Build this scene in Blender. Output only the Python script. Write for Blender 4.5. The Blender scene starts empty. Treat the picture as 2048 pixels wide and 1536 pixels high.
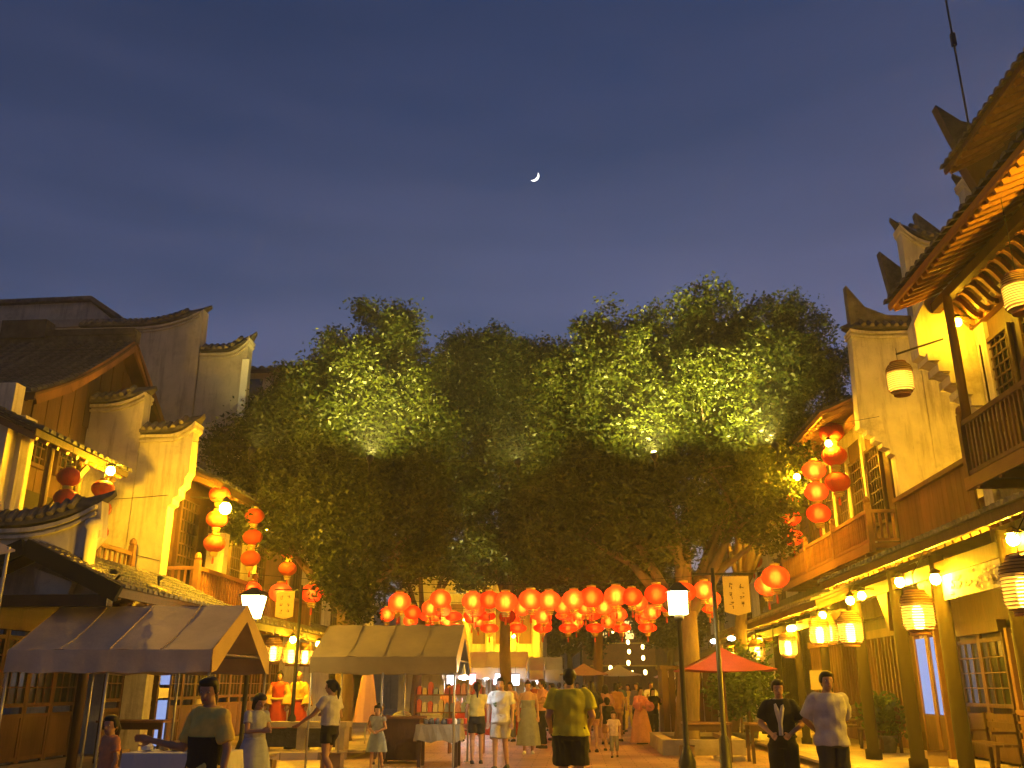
import bpy, bmesh, math, random
import numpy as np
from mathutils import Vector, Matrix
R = math.radians
random.seed(7); RNG = np.random.default_rng(7)
SC = bpy.context.scene
COL = SC.collection
# ------------------------------------------------------------------ camera, sky, sun, exposure
cam = bpy.data.objects.new("camera", bpy.data.cameras.new("camera")); COL.objects.link(cam)
cam.location = (0, 0, 1.5); cam.rotation_euler = (R(108.6), 0, R(3.79))
cam.data.lens = 31.64; cam.data.sensor_width = 36; cam.data.clip_end = 5000
SC.camera = cam
W = bpy.data.worlds.new("World"); SC.world = W; W.use_nodes = True
wn, wl = W.node_tree.nodes, W.node_tree.links
bg = wn["Background"]
sky = wn.new("ShaderNodeTexSky"); sky.sky_type = 'NISHITA'; sky.sun_disc = False
sky.sun_elevation = R(1.2); sky.sun_rotation = R(25); sky.ozone_density = 4.2; sky.dust_density = 1.2
geo = wn.new("ShaderNodeTexCoord")
sep = wn.new("ShaderNodeSeparateXYZ"); wl.new(geo.outputs['Generated'], sep.inputs[0])
el = wn.new("ShaderNodeMapRange"); el.inputs[1].default_value = 0.0; el.inputs[2].default_value = 0.75
el.inputs[3].default_value = 1.0; el.inputs[4].default_value = 0.25; el.interpolation_type = 'SMOOTHSTEP'
wl.new(sep.outputs[2], el.inputs[0])
mp = wn.new("ShaderNodeMapping"); mp.inputs['Scale'].default_value = (1.2, 1.2, 7.0); mp.inputs['Rotation'].default_value = (0.12, 0.1, 0.3)
wl.new(geo.outputs['Generated'], mp.inputs[0])
cn = wn.new("ShaderNodeTexNoise"); cn.inputs['Scale'].default_value = 1.6; cn.inputs['Detail'].default_value = 4; cn.inputs['Roughness'].default_value = 0.5
wl.new(mp.outputs[0], cn.inputs['Vector'])
cr = wn.new("ShaderNodeMapRange"); cr.inputs[1].default_value = 0.33; cr.inputs[2].default_value = 0.7; cr.inputs[3].default_value = 0.5; cr.inputs[4].default_value = 1.3
wl.new(cn.outputs['Fac'], cr.inputs[0])
mul = wn.new("ShaderNodeMath"); mul.operation = 'MULTIPLY'; wl.new(el.outputs[0], mul.inputs[0]); wl.new(cr.outputs[0], mul.inputs[1])
cl = wn.new("ShaderNodeMixRGB"); cl.blend_type = 'ADD'
wl.new(mul.outputs[0], cl.inputs['Fac']); wl.new(sky.outputs[0], cl.inputs['Color1'])
cl.inputs['Color2'].default_value = (0.46, 0.41, 0.72, 1)   # thin cloud veil lit by the town
wl.new(cl.outputs[0], bg.inputs['Color']); bg.inputs['Strength'].default_value = 0.10
sun = bpy.data.objects.new("sun", bpy.data.lights.new("sun", 'SUN')); COL.objects.link(sun)
sun.data.energy = 0.01; sun.data.angle = R(30); sun.data.color = (1, 0.8, 0.7)
sun.rotation_euler = (R(88), 0, R(180 - 25))
vs = SC.view_settings; vs.view_transform = 'Standard'; vs.look = 'None'; vs.exposure = 0.6; vs.gamma = 1; vs.use_curve_mapping = False
SC.render.engine = 'CYCLES'
cy = SC.cycles
cy.use_denoising = True; cy.max_bounces = 4; cy.diffuse_bounces = 2; cy.glossy_bounces = 2; cy.transmission_bounces = 4; cy.transparent_max_bounces = 6
cy.sample_clamp_indirect = 3.0; cy.sample_clamp_direct = 0; cy.caustics_reflective = False; cy.caustics_refractive = False

# ------------------------------------------------------------------ helpers
TS = bpy.data.scenes.new('scratch')        # scratch scene for shaping meshes, emptied and removed at the end
WL = {}                                     # world location of each object we made
def V3(*a): return Vector(a)
def scratch_graph():
    with bpy.context.temp_override(scene=TS, view_layer=TS.view_layers[0]):
        return bpy.context.evaluated_depsgraph_get()
class MB:
    def __init__(s): s.v = []; s.f = []
    def add(s, v, f):
        n = len(s.v); s.v += [tuple(p) for p in v]; s.f += [tuple(i + n for i in q) for q in f]; return s
    def box(s, x0, x1, y0, y1, z0, z1):
        v = [(x, y, z) for z in (z0, z1) for y in (y0, y1) for x in (x0, x1)]
        return s.add(v, [(0,2,3,1),(4,5,7,6),(0,1,5,4),(2,6,7,3),(0,4,6,2),(1,3,7,5)])
    def cbox(s, c, sz): return s.box(c[0]-sz[0]/2, c[0]+sz[0]/2, c[1]-sz[1]/2, c[1]+sz[1]/2, c[2]-sz[2]/2, c[2]+sz[2]/2)
    def beam(s, a, b, w, h):                # box from a to b, width w sideways, height h
        a, b = Vector(a), Vector(b); d = (b-a).normalized(); up = Vector((0,0,1)) if abs(d.z) < .98 else Vector((1,0,0))
        sd = d.cross(up).normalized(); u = sd.cross(d)
        v = [p + sd*i*w/2 + u*j*h/2 for p in (a, b) for i, j in ((-1,-1),(1,-1),(1,1),(-1,1))]
        return s.add(v, [(3,2,1,0),(4,5,6,7),(0,1,5,4),(1,2,6,5),(2,3,7,6),(3,0,4,7)])
    def tube(s, pts, rs, n=8, cap=True):
        pts = [Vector(p) for p in pts]
        if not isinstance(rs, (list, tuple)): rs = [rs]*len(pts)
        v, f = [], []
        u = None
        for i, p in enumerate(pts):
            d = (pts[min(i+1, len(pts)-1)] - pts[max(i-1, 0)]).normalized()
            if u is None: u = d.orthogonal().normalized()
            u = (u - d*u.dot(d)).normalized(); w = d.cross(u)
            for k in range(n):
                t = 2*math.pi*k/n; v.append(p + (u*math.cos(t) + w*math.sin(t))*rs[i])
        for i in range(len(pts)-1):
            for k in range(n):
                a, b = i*n+k, i*n+(k+1) % n; f.append((a, b, b+n, a+n))
        if cap: f.append(tuple(range(n-1, -1, -1))); f.append(tuple(range((len(pts)-1)*n, len(pts)*n)))
        return s.add(v, f)
    def lathe(s, prof, c=(0,0,0), n=16, sx=1, sy=1):
        v, f = [], []
        for r, z in prof:
            for k in range(n):
                t = 2*math.pi*k/n; v.append((c[0]+r*sx*math.cos(t), c[1]+r*sy*math.sin(t), c[2]+z))
        for i in range(len(prof)-1):
            for k in range(n):
                a, b = i*n+k, i*n+(k+1) % n; f.append((a, b, b+n, a+n))
        f.append(tuple(range(n-1, -1, -1))); f.append(tuple(range((len(prof)-1)*n, len(prof)*n)))
        return s.add(v, f)
    def ell(s, c, r, n=10, m=7, rot=None):
        v, f = [], []
        for i in range(m+1):
            p = math.pi*i/m; rr = max(math.sin(p), .02)
            for k in range(n):
                t = 2*math.pi*k/n; q = Vector((r[0]*rr*math.cos(t), r[1]*rr*math.sin(t), -r[2]*math.cos(p)))
                if rot: q = rot @ q
                v.append((c[0]+q.x, c[1]+q.y, c[2]+q.z))
        for i in range(m):
            for k in range(n):
                a, b = i*n+k, i*n+(k+1) % n; f.append((a, b, b+n, a+n))
        f.append(tuple(range(n-1, -1, -1))); f.append(tuple(range(m*n, (m+1)*n)))
        return s.add(v, f)
    def caps(s, a, ra, b, rb, n=10):        # tapered capsule
        a, b = Vector(a), Vector(b); d = (b-a); L = d.length
        if L < 1e-6: return s.ell(a, (ra,)*3)
        d /= L
        pts, rs = [], []
        for t in (0.05, .4, .75): pts.append(a - d*ra*math.cos(t*math.pi/2)); rs.append(ra*math.sin(t*math.pi/2))
        pts += [a, b]; rs += [ra, rb]
        for t in (.75, .4, .05): pts.append(b + d*rb*math.cos(t*math.pi/2)); rs.append(rb*math.sin(t*math.pi/2))
        return s.tube(pts, rs, n)
    def prism_xz(s, poly, y0, y1):          # polygon in the XZ plane, extruded along Y
        n = len(poly); v = [(x, y0, z) for x, z in poly] + [(x, y1, z) for x, z in poly]
        f = [tuple(range(n)), tuple(range(2*n-1, n-1, -1))] + [((i+1) % n, i, i+n, (i+1) % n+n) for i in range(n)]
        return s.add(v, f)
    def prism_yz(s, poly, x0, x1):
        n = len(poly); v = [(x0, y, z) for y, z in poly] + [(x1, y, z) for y, z in poly]
        f = [tuple(range(n)), tuple(range(2*n-1, n-1, -1))] + [((i+1) % n, i, i+n, (i+1) % n+n) for i in range(n)]
        return s.add(v, f)
    def mesh(s, name, mat, smooth=False, off=(0,0,0), tri=False):
        me = bpy.data.meshes.new(name)
        me.from_pydata([(p[0]-off[0], p[1]-off[1], p[2]-off[2]) for p in s.v], [], s.f)
        if mat is not None: me.materials.append(mat)
        bm = bmesh.new(); bm.from_mesh(me); bmesh.ops.recalc_face_normals(bm, faces=bm.faces); bm.to_mesh(me); bm.free()
        if smooth: me.shade_smooth()
        me.update(); return me
def setp(o, label=None, cat=None, group=None, kind=None):
    for k, v in (('label', label), ('category', cat), ('group', group), ('kind', kind)):
        if v: o[k] = v
    return o
def thing(name, loc, label, cat, group=None, rz=0):
    o = bpy.data.objects.new(name, None); COL.objects.link(o); o.location = loc; o.rotation_euler.z = rz
    o.empty_display_size = .1
    WL[o.name] = Vector(loc); return setp(o, label, cat, group)
def part(mb, name, mat, parent=None, smooth=False, label=None):      # vertices in world coordinates
    off = WL[parent.name] if parent else Vector((0,0,0))
    o = bpy.data.objects.new(name, mb.mesh(name, mat, smooth, off)); COL.objects.link(o)
    if parent: o.parent = parent
    WL[o.name] = off.copy()
    if label: o['label'] = label
    return o
def put(name, me, loc, parent=None, rot=None, scale=None):            # shared mesh at a world place
    o = bpy.data.objects.new(name, me); COL.objects.link(o)
    off = WL[parent.name] if parent else Vector((0,0,0))
    if parent: o.parent = parent
    o.location = Vector(loc) - off
    if rot: o.rotation_euler = rot
    if scale: o.scale = scale
    WL[o.name] = Vector(loc); return o
def solo(mb, name, mat, label, cat, group=None, smooth=False, kind=None):
    o = part(mb, name, mat, None, smooth); return setp(o, label, cat, group, kind)
def copy_tree(o, parent=None):
    c = o.copy(); COL.objects.link(c); c.parent = parent
    for ch in list(o.children): copy_tree(ch, c)
    return c
def place(proto, first, loc, rz=0, scale=None, label=None, group=None):
    o = proto if first else copy_tree(proto)
    o.location = loc; o.rotation_euler.z = rz
    if scale: o.scale = (scale,)*3 if not isinstance(scale, tuple) else scale
    if label: o['label'] = label
    if group: o['group'] = group
    return o

# ------------------------------------------------------------------ materials
def mat(name, col, rough=.8, var=.25, scale=3.0, bump=0.0, bscale=20.0, col2=None, metal=0, stretch=None, rnd=0.0, spec=.3):
    m = bpy.data.materials.new(name); m.use_nodes = True
    n, l = m.node_tree.nodes, m.node_tree.links; b = n["Principled BSDF"]
    b.inputs['Roughness'].default_value = rough; b.inputs['Metallic'].default_value = metal; b.inputs['Specular IOR Level'].default_value = spec
    tc = n.new("ShaderNodeTexCoord"); mpn = n.new("ShaderNodeMapping")
    if stretch: mpn.inputs['Scale'].default_value = stretch
    l.new(tc.outputs['Object'], mpn.inputs[0])
    nz = n.new("ShaderNodeTexNoise"); nz.inputs['Scale'].default_value = scale; nz.inputs['Detail'].default_value = 6; nz.inputs['Roughness'].default_value = .65
    l.new(mpn.outputs[0], nz.inputs['Vector'])
    rp = n.new("ShaderNodeValToRGB"); rp.color_ramp.elements[0].position = .3; rp.color_ramp.elements[1].position = .72
    c2 = col2 or tuple(min(1, c*(1+var*.6)) for c in col); c1 = tuple(c*(1-var) for c in col)
    rp.color_ramp.elements[0].color = (*c1, 1); rp.color_ramp.elements[1].color = (*c2, 1)
    l.new(nz.outputs['Fac'], rp.inputs[0])
    out = rp.outputs[0]
    if rnd:
        oi = n.new("ShaderNodeObjectInfo"); mr = n.new("ShaderNodeMapRange"); mr.inputs[3].default_value = 1-rnd; mr.inputs[4].default_value = 1+rnd
        l.new(oi.outputs['Random'], mr.inputs[0])
        mx = n.new("ShaderNodeVectorMath"); mx.operation = 'SCALE'; l.new(out, mx.inputs[0]); l.new(mr.outputs[0], mx.inputs['Scale']); out = mx.outputs[0]
    l.new(out, b.inputs['Base Color'])
    if bump:
        nb = n.new("ShaderNodeTexNoise"); nb.inputs['Scale'].default_value = bscale; nb.inputs['Detail'].default_value = 5; l.new(mpn.outputs[0], nb.inputs['Vector'])
        bp = n.new("ShaderNodeBump"); bp.inputs['Strength'].default_value = bump; bp.inputs['Distance'].default_value = .03
        l.new(nb.outputs['Fac'], bp.inputs['Height']); l.new(bp.outputs[0], b.inputs['Normal'])
    return m
def emit(name, col, st):
    m = bpy.data.materials.new(name); m.use_nodes = True; n, l = m.node_tree.nodes, m.node_tree.links
    n.remove(n["Principled BSDF"]); e = n.new("ShaderNodeEmission"); e.inputs[0].default_value = (*col, 1); e.inputs[1].default_value = st
    l.new(e.outputs[0], n["Material Output"].inputs[0]); return m
def paper(name, col, clear, tint=None, soft=0):                   # lantern paper / silk: lets light through
    m = bpy.data.materials.new(name); m.use_nodes = True; n, l = m.node_tree.nodes, m.node_tree.links
    n.remove(n["Principled BSDF"])
    d = n.new("ShaderNodeBsdfDiffuse"); t = n.new("ShaderNodeBsdfTranslucent"); tr = n.new("ShaderNodeBsdfTransparent")
    for k in (d, t): k.inputs['Color'].default_value = (*col, 1)
    tr.inputs['Color'].default_value = (*(tint or col), 1)
    a = n.new("ShaderNodeMixShader"); a.inputs[0].default_value = .65; l.new(d.outputs[0], a.inputs[1]); l.new(t.outputs[0], a.inputs[2])
    b = n.new("ShaderNodeMixShader"); b.inputs[0].default_value = clear; l.new(a.outputs[0], b.inputs[1]); l.new(tr.outputs[0], b.inputs[2])
    out = b
    if soft:
        rf = n.new("ShaderNodeBsdfRefraction"); rf.inputs['Roughness'].default_value = .62; rf.inputs['IOR'].default_value = 1.35; rf.inputs['Color'].default_value = (*(tint or col), 1)
        g = n.new("ShaderNodeNewGeometry"); nf = n.new("ShaderNodeMath"); nf.operation = 'SUBTRACT'; nf.inputs[0].default_value = 1.0; l.new(g.outputs['Backfacing'], nf.inputs[1])
        k = n.new("ShaderNodeMath"); k.operation = 'MULTIPLY'; k.inputs[1].default_value = soft; l.new(nf.outputs[0], k.inputs[0])
        out = n.new("ShaderNodeMixShader"); l.new(k.outputs[0], out.inputs[0]); l.new(b.outputs[0], out.inputs[1]); l.new(rf.outputs[0], out.inputs[2])
    l.new(out.outputs[0], n["Material Output"].inputs[0]); return m
def leafmat(name, c0, c1, trans=.35):
    m = bpy.data.materials.new(name); m.use_nodes = True; n, l = m.node_tree.nodes, m.node_tree.links
    n.remove(n["Principled BSDF"])
    g = n.new("ShaderNodeNewGeometry"); rp = n.new("ShaderNodeValToRGB")
    rp.color_ramp.elements[0].color = (*c0, 1); rp.color_ramp.elements[1].color = (*c1, 1); l.new(g.outputs['Random Per Island'], rp.inputs[0])
    d = n.new("ShaderNodeBsdfDiffuse"); t = n.new("ShaderNodeBsdfTranslucent"); gl = n.new("ShaderNodeBsdfGlossy"); gl.inputs['Roughness'].default_value = .45
    gl.inputs['Color'].default_value = (.5, .5, .5, 1)
    l.new(rp.outputs[0], d.inputs[0]); l.new(rp.outputs[0], t.inputs[0])
    a = n.new("ShaderNodeMixShader"); a.inputs[0].default_value = trans; l.new(d.outputs[0], a.inputs[1]); l.new(t.outputs[0], a.inputs[2])
    b = n.new("ShaderNodeMixShader"); b.inputs[0].default_value = .05; l.new(a.outputs[0], b.inputs[1]); l.new(gl.outputs[0], b.inputs[2])
    l.new(b.outputs[0], n["Material Output"].inputs[0]); return m
def plaster(name, col, dirt, amt):
    m = mat(name, col, .92, .22, 1.1, .3, 9); n, l = m.node_tree.nodes, m.node_tree.links; b = n["Principled BSDF"]
    src = b.inputs['Base Color'].links[0].from_socket; tc = [x for x in n if x.type == 'TEX_COORD'][0]
    out = src
    for sc, st, lo, hi, k in ((1.6, (2.6,2.6,.28), .50, .72, amt), (.9, (1,1,1.3), .54, .70, amt*.8), (7.0, (1,1,.8), .60, .74, amt*.5)):
        mp_ = n.new("ShaderNodeMapping"); mp_.inputs['Scale'].default_value = st; l.new(tc.outputs['Object'], mp_.inputs[0])
        nz = n.new("ShaderNodeTexNoise"); nz.inputs['Scale'].default_value = sc; nz.inputs['Detail'].default_value = 9; nz.inputs['Roughness'].default_value = .7; l.new(mp_.outputs[0], nz.inputs['Vector'])
        mr = n.new("ShaderNodeMapRange"); mr.inputs[1].default_value = lo; mr.inputs[2].default_value = hi; mr.inputs[4].default_value = k; l.new(nz.outputs['Fac'], mr.inputs[0])
        mx = n.new("ShaderNodeMixRGB"); mx.inputs['Color2'].default_value = (*dirt, 1); l.new(mr.outputs[0], mx.inputs['Fac']); l.new(out, mx.inputs['Color1']); out = mx.outputs[0]
    l.new(out, b.inputs['Base Color']); return m
SOD = (1.0, .51, .012)                                      # sodium / warm lamp light
M = dict(
    plaster=plaster('white_plaster', (.66,.60,.45), (.24,.19,.13), .85),
    plaster_old=plaster('weathered_plaster', (.48,.43,.36), (.16,.14,.12), .8),
    wood=mat('dark_timber', (.075,.038,.018), .6, .5, 2.2, .3, 14, stretch=(1,1,.25), rnd=.25),
    wood_mid=mat('brown_timber', (.17,.080,.032), .6, .45, 2.2, .3, 14, stretch=(1,1,.25), rnd=.25),
    wood_red=mat('orange_timber', (.30,.135,.045), .55, .35, 2.5, .25, 14, stretch=(1,.3,1), rnd=.2),
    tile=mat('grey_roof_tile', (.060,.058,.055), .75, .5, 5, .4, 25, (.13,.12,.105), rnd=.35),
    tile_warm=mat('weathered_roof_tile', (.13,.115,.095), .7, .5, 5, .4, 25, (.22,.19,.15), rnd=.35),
    stone=mat('paving_stone', (.25,.18,.145), .75, .3, 2.5, .35, 10, (.33,.25,.20)),
    stone_lt=mat('pale_stone', (.36,.30,.24), .8, .3, 2.0, .3, 12, rnd=.12),
    dark=mat('dark_interior', (.02,.016,.012), .8, .3),
    metal_dk=mat('dark_painted_metal', (.025,.025,.022), .45, .2, metal=.3),
    metal=mat('grey_tube_metal', (.42,.42,.40), .4, .15, metal=.5),
    bark=mat('tree_bark', (.16,.11,.07), .95, .6, 3, .8, 12, stretch=(1,1,.3)),
    tent_grey=mat('grey_tent_cloth', (.62,.50,.37), .85, .22, 1.4, .5, 4),
    tent_olive=mat('khaki_tent_cloth', (.28,.225,.12), .85, .22, 1.4, .5, 4),
    tent_white=mat('white_tent_cloth', (.62,.60,.56), .85, .12, 2, .15, 5),
    trim_or=mat('tan_tent_trim', (.50,.36,.15), .85, .12),
    red_cloth=mat('red_parasol_cloth', (.26,.035,.02), .85, .25, 2, .3, 6),
    gold=mat('gold_paint', (.60,.42,.10), .4, .15, metal=.6),
    red_dull=mat('unlit_red_silk', (.50,.05,.02), .6, .2),
    white=mat('white_paint', (.78,.76,.72), .6, .08),
    green=leafmat('plant_leaf', (.03,.07,.015), (.10,.16,.03)),
    leaf=leafmat('tree_leaf', (.013,.025,.003), (.070,.086,.010)),
    bulb=emit('warm_bulb', SOD, 2800), bulb_s=emit('warm_bulb_small', SOD, 1100), bulb_m=emit('warm_bulb_medium', SOD, 2000), bulb_xs=emit('warm_bulb_dim', SOD, 260), bulb_in=emit('lantern_bulb', (1,.58,.10), 150),
    bulb_red=emit('red_lantern_bulb', (1,.55,.12), 30), white_l=emit('white_lamp', (.92,.96,1), 150),
    lampglass=emit('street_lamp_glass', (1,.66,.2), 34), blue_l=emit('blue_white_lightbox', (.40,.52,1.0), .52),
    warm_win=emit('lit_window', (1,.62,.18), 1.6), pink_l=emit('pink_neon', (1,.35,.75), 2.5), cyan_l=emit('cool_tube', (.75,1,.95), 4),
    post=mat('black_brown_post', (.017,.012,.006), .9, .4, 2.2, .3, 14, stretch=(1,1,.25), spec=.08),
    sign_w=emit('white_sign', (.85,.85,1), 3.5), sign_p=emit('pink_sign', (1,.45,.5), 3.0), far_y=emit('far_lamp', (1,.68,.18), 14),
    white_s=emit('white_spot', (1,.95,.9), 14),
    bulb_big=emit('warm_bulb_large', SOD, 1150),
    carton=mat('carton', (.30,.20,.11), .9, .2),
    rib=mat('lantern_rib', (.30,.04,.015), .6, .1),
    pap=paper('cream_lantern_paper', (.85,.62,.28), .22, (1,.8,.4)), pap_red=paper('red_lantern_silk', (.95,.062,.022), .04, (1,.17,.04), .15),
    pap_dim=paper('dim_red_lantern_silk', (.8,.04,.015), .04, (1,.2,.05)),
    glass=mat('dark_window_glass', (.02,.022,.025), .12, .1, spec=.6),
    black=mat('black_cloth', (.012,.012,.012), .9, .2), ink=mat('sign_ink', (.06,.03,.015), .8, .1),
)

# ------------------------------------------------------------------ ground
def grid_sheet(name, x0, x1, y0, y1, z, m):
    return setp(part(MB().add([(x0,y0,z),(x1,y0,z),(x1,y1,z),(x0,y1,z)], [(0,1,2,3)]), name, m), kind='structure')
def paving(name, c0, c1, cm, sx, sy):
    m = bpy.data.materials.new(name); m.use_nodes = True; n, l = m.node_tree.nodes, m.node_tree.links; b = n["Principled BSDF"]
    tc = n.new("ShaderNodeTexCoord"); br = n.new("ShaderNodeTexBrick"); br.inputs['Scale'].default_value = 1
    br.inputs['Brick Width'].default_value = sx; br.inputs['Row Height'].default_value = sy; br.inputs['Mortar Size'].default_value = .012
    br.inputs['Color1'].default_value = (*c0, 1); br.inputs['Color2'].default_value = (*c1, 1); br.inputs['Mortar'].default_value = (*cm, 1)
    l.new(tc.outputs['Object'], br.inputs[0])
    nz = n.new("ShaderNodeTexNoise"); nz.inputs['Scale'].default_value = .55; nz.inputs['Detail'].default_value = 8; l.new(tc.outputs['Object'], nz.inputs[0])
    mr = n.new("ShaderNodeMapRange"); mr.inputs[1].default_value = .3; mr.inputs[2].default_value = .7; mr.inputs[3].default_value = .38; mr.inputs[4].default_value = 1.3; l.new(nz.outputs[0], mr.inputs[0])
    mx = n.new("ShaderNodeVectorMath"); mx.operation = 'SCALE'; l.new(br.outputs[0], mx.inputs[0]); l.new(mr.outputs[0], mx.inputs['Scale'])
    l.new(mx.outputs[0], b.inputs['Base Color'])
    r2 = n.new("ShaderNodeMapRange"); r2.inputs[3].default_value = .35; r2.inputs[4].default_value = .75; l.new(nz.outputs[0], r2.inputs[0]); l.new(r2.outputs[0], b.inputs['Roughness'])
    bp = n.new("ShaderNodeBump"); bp.inputs['Strength'].default_value = .5; bp.inputs['Distance'].default_value = .01; l.new(br.outputs['Fac'], bp.inputs['Height']); bp.invert = True
    l.new(bp.outputs[0], b.inputs['Normal']); return m
M['pave'] = paving('street_paving', (.40,.26,.20), (.46,.31,.245), (.17,.11,.09), .6, .3)
M['pave2'] = paving('terrace_paving', (.46,.37,.28), (.40,.32,.245), (.18,.14,.11), .8, .8)
grid_sheet('ground', -400, 400, -60, 900, -.02, mat('far_ground', (.10,.09,.075), .9))
grid_sheet('street', -9, 9, -20, 95, 0, M['pave'])
def platform(name, poly, h, m):
    n = len(poly); mb = MB(); mb.add([(x, y, -.015) for x, y in poly] + [(x, y, h) for x, y in poly],
        [tuple(range(n-1, -1, -1)), tuple(range(n, 2*n))] + [(i, (i+1) % n, (i+1) % n+n, i+n) for i in range(n)])
    return setp(part(mb, name, m), kind='structure')
LP = [(-14, -10), (-6.6, -10), (-6.6, 20.6), (-5.0, 20.9), (-5.0, 70), (-14, 70)]
pl = platform('pavement', LP, .15, M['pave2'])
pr = platform('pavement', [(5.0, -10), (14, -10), (14, 70), (5.0, 70)], .12, M['pave2'])
kst = MB().cbox((0,0,0), (.34, .97, .05)).mesh('kerb_stone', M['stone_lt'])
for i in range(36):
    if i*1.0+5.5 < 20.4: put('kerb_stone', kst, (-6.44, 5.5+i, .152), pl)
    elif i+5.5 > 21.2: put('kerb_stone', kst, (-4.84, 5.5+i, .152), pl)
    put('kerb_stone', kst, (5.16-.32, 5.5+i, .122), pr)

# ------------------------------------------------------------------ building kit
def vs3(*a): return Vector(a)
def roof(root, O, a, b, length, depth, rise, sag=.35, pitch=.24, tm='tile', dm='wood', raf=None, rafm='wood_mid', fasc=.14, n=10, name='roof', rafspan=None, ridge=True):
    O, a, b = Vector(O), Vector(a), Vector(b); Z = Vector((0,0,1))
    def pf(t): return b*(t*depth) + Z*(rise*((1-sag)*t + sag*t*t))
    mb = MB(); v, f = [], []
    for i in range(n+1):
        p = pf(i/n)
        for u in (0, length):
            v += [O + a*u + p, O + a*u + p - Z*.07]
    for i in range(n):
        k = i*4
        f += [(k, k+4, k+6, k+2), (k+1, k+3, k+7, k+5), (k, k+1, k+5, k+4), (k+2, k+6, k+7, k+3)]
    f += [(0, 2, 3, 1), (n*4, n*4+1, n*4+3, n*4+2)]
    deck = part(mb.add(v, f), name, M[dm], root)
    # one tile row: overlapping half-round tiles from eave to ridge
    tb = MB(); L = math.hypot(depth, rise); ns = max(4, int(L/.22)); r = pitch*.36
    for i in range(ns):
        vv = []
        for t, rr, lift in ((i/ns - (.35/ns if i else .5/ns), r*1.08, .022), ((i+1)/ns, r*.92, .0)):
            c = pf(t)
            for k in range(5):
                g = math.pi*k/4; vv.append(c + a*(math.cos(g)*rr) + Z*(math.sin(g)*rr*.9 + lift))
        tb.add(vv, [(k, k+1, k+6, k+5) for k in range(4)] + [(0, 4, 3, 2, 1)])
    tmesh = tb.mesh('tile_row', M[tm], False)
    nt = int(length/pitch)
    for i in range(nt): put('tile_row', tmesh, O + a*(length*(i+.5)/nt) + Z*.004, deck)
    if fasc:
        part(MB().beam(O - Z*(fasc/2+.02) + b*.03 + a*.01, O + a*(length-.01) - Z*(fasc/2+.02) + b*.03, .05, fasc), 'eave_board', M[dm], deck)
    if raf:
        rb = MB(); t0, t1 = (rafspan or (.03, .97)); q = []
        for i in range(6):
            t = t0 + (t1-t0)*i/5; q.append(pf(t) - Z*.15)
        for i in range(5): rb.beam(q[i], q[i+1], .07, .12)
        rm = rb.mesh('rafter', M[rafm])
        nr = int(length/raf)
        for i in range(nr): put('rafter', rm, O + a*(length*(i+.5)/nr), deck)
    if ridge:
        part(MB().beam(O + pf(1) + Z*.1, O + pf(1) + a*length + Z*.1, .22, .3), 'ridge', M[tm], deck)
    return deck
def arc_path(x0, x1, z, up, over=.16, k0=.45, n=14):
    pts = []
    xe = x1 + (over if x1 > x0 else -over)
    for i in range(n+1):
        t = i/n; s = max(0, (t-k0)/(1-k0)); pts.append((x0 + (xe-x0)*t - (0 if s < .6 else (xe-x0)*.04*(s-.6)), z + up*s**2.2))
    return pts
def coping(root, x0, x1, z, up, yc, wd, wall, th=.3, k0=.45, tiles=True):
    path = arc_path(x0, x1, z, up, k0=k0)
    v, f = [], []; n = len(path)
    for i, (x, zz) in enumerate(path):
        t = i/(n-1); s = 1 - .75*max(0, (t-.75)/.25); h = th*(1 if t < .8 else 1 - .7*(t-.8)/.2)
        v += [(x, yc-wd/2*s, zz), (x, yc-wd/2*s, zz+.07*h/th), (x, yc-.05*s, zz+h), (x, yc+.05*s, zz+h), (x, yc+wd/2*s, zz+.07*h/th), (x, yc+wd/2*s, zz)]
    for i in range(n-1):
        for k in range(6): f.append((i*6+k, i*6+(k+1) % 6, i*6+6+(k+1) % 6, i*6+6+k))
    f += [tuple(range(6)), tuple(range((n-1)*6+5, (n-1)*6-1, -1))]
    c = part(MB().add(v, f), 'coping', M['tile'], root)
    if tiles:
        L = abs(x1-x0); nt = max(3, int(L/.2)); tb = MB()
        for sgn in (-1, 1): tb.tube([(0, yc+sgn*.06, th*.86), (0, yc+sgn*wd*.53, .05)], .062, 6)
        tm = tb.mesh('coping_tile', M['tile_warm'], False, (0, yc, 0))
        for i in range(nt):
            t = (i+.5)/nt*.86; s = max(0, (t-k0)/(1-k0)); put('coping_tile', tm, (x0+(x1-x0)*t, yc, z+up*s**2.2+.02), c)
    for dz, ww, hh in ((-.05, .86, .07), (-.17, .78, .05)):
        v, f = [], []; pth = [p for p in path if (p[0]-x1)*(1 if x1 > x0 else -1) <= .06]
        for x, zz in pth:
            v += [(x, yc-wd/2*ww, zz+dz-hh), (x, yc-wd/2*ww, zz+dz), (x, yc+wd/2*ww, zz+dz), (x, yc+wd/2*ww, zz+dz-hh)]
        for i in range(len(pth)-1):
            for k in range(4): f.append((i*4+k, i*4+(k+1) % 4, i*4+4+(k+1) % 4, i*4+4+k))
        f += [(0,1,2,3), tuple(range(len(pth)*4-1, len(pth)*4-5, -1))]
        part(MB().add(v, f), 'moulding', M[wall], c)
    return path
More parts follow.
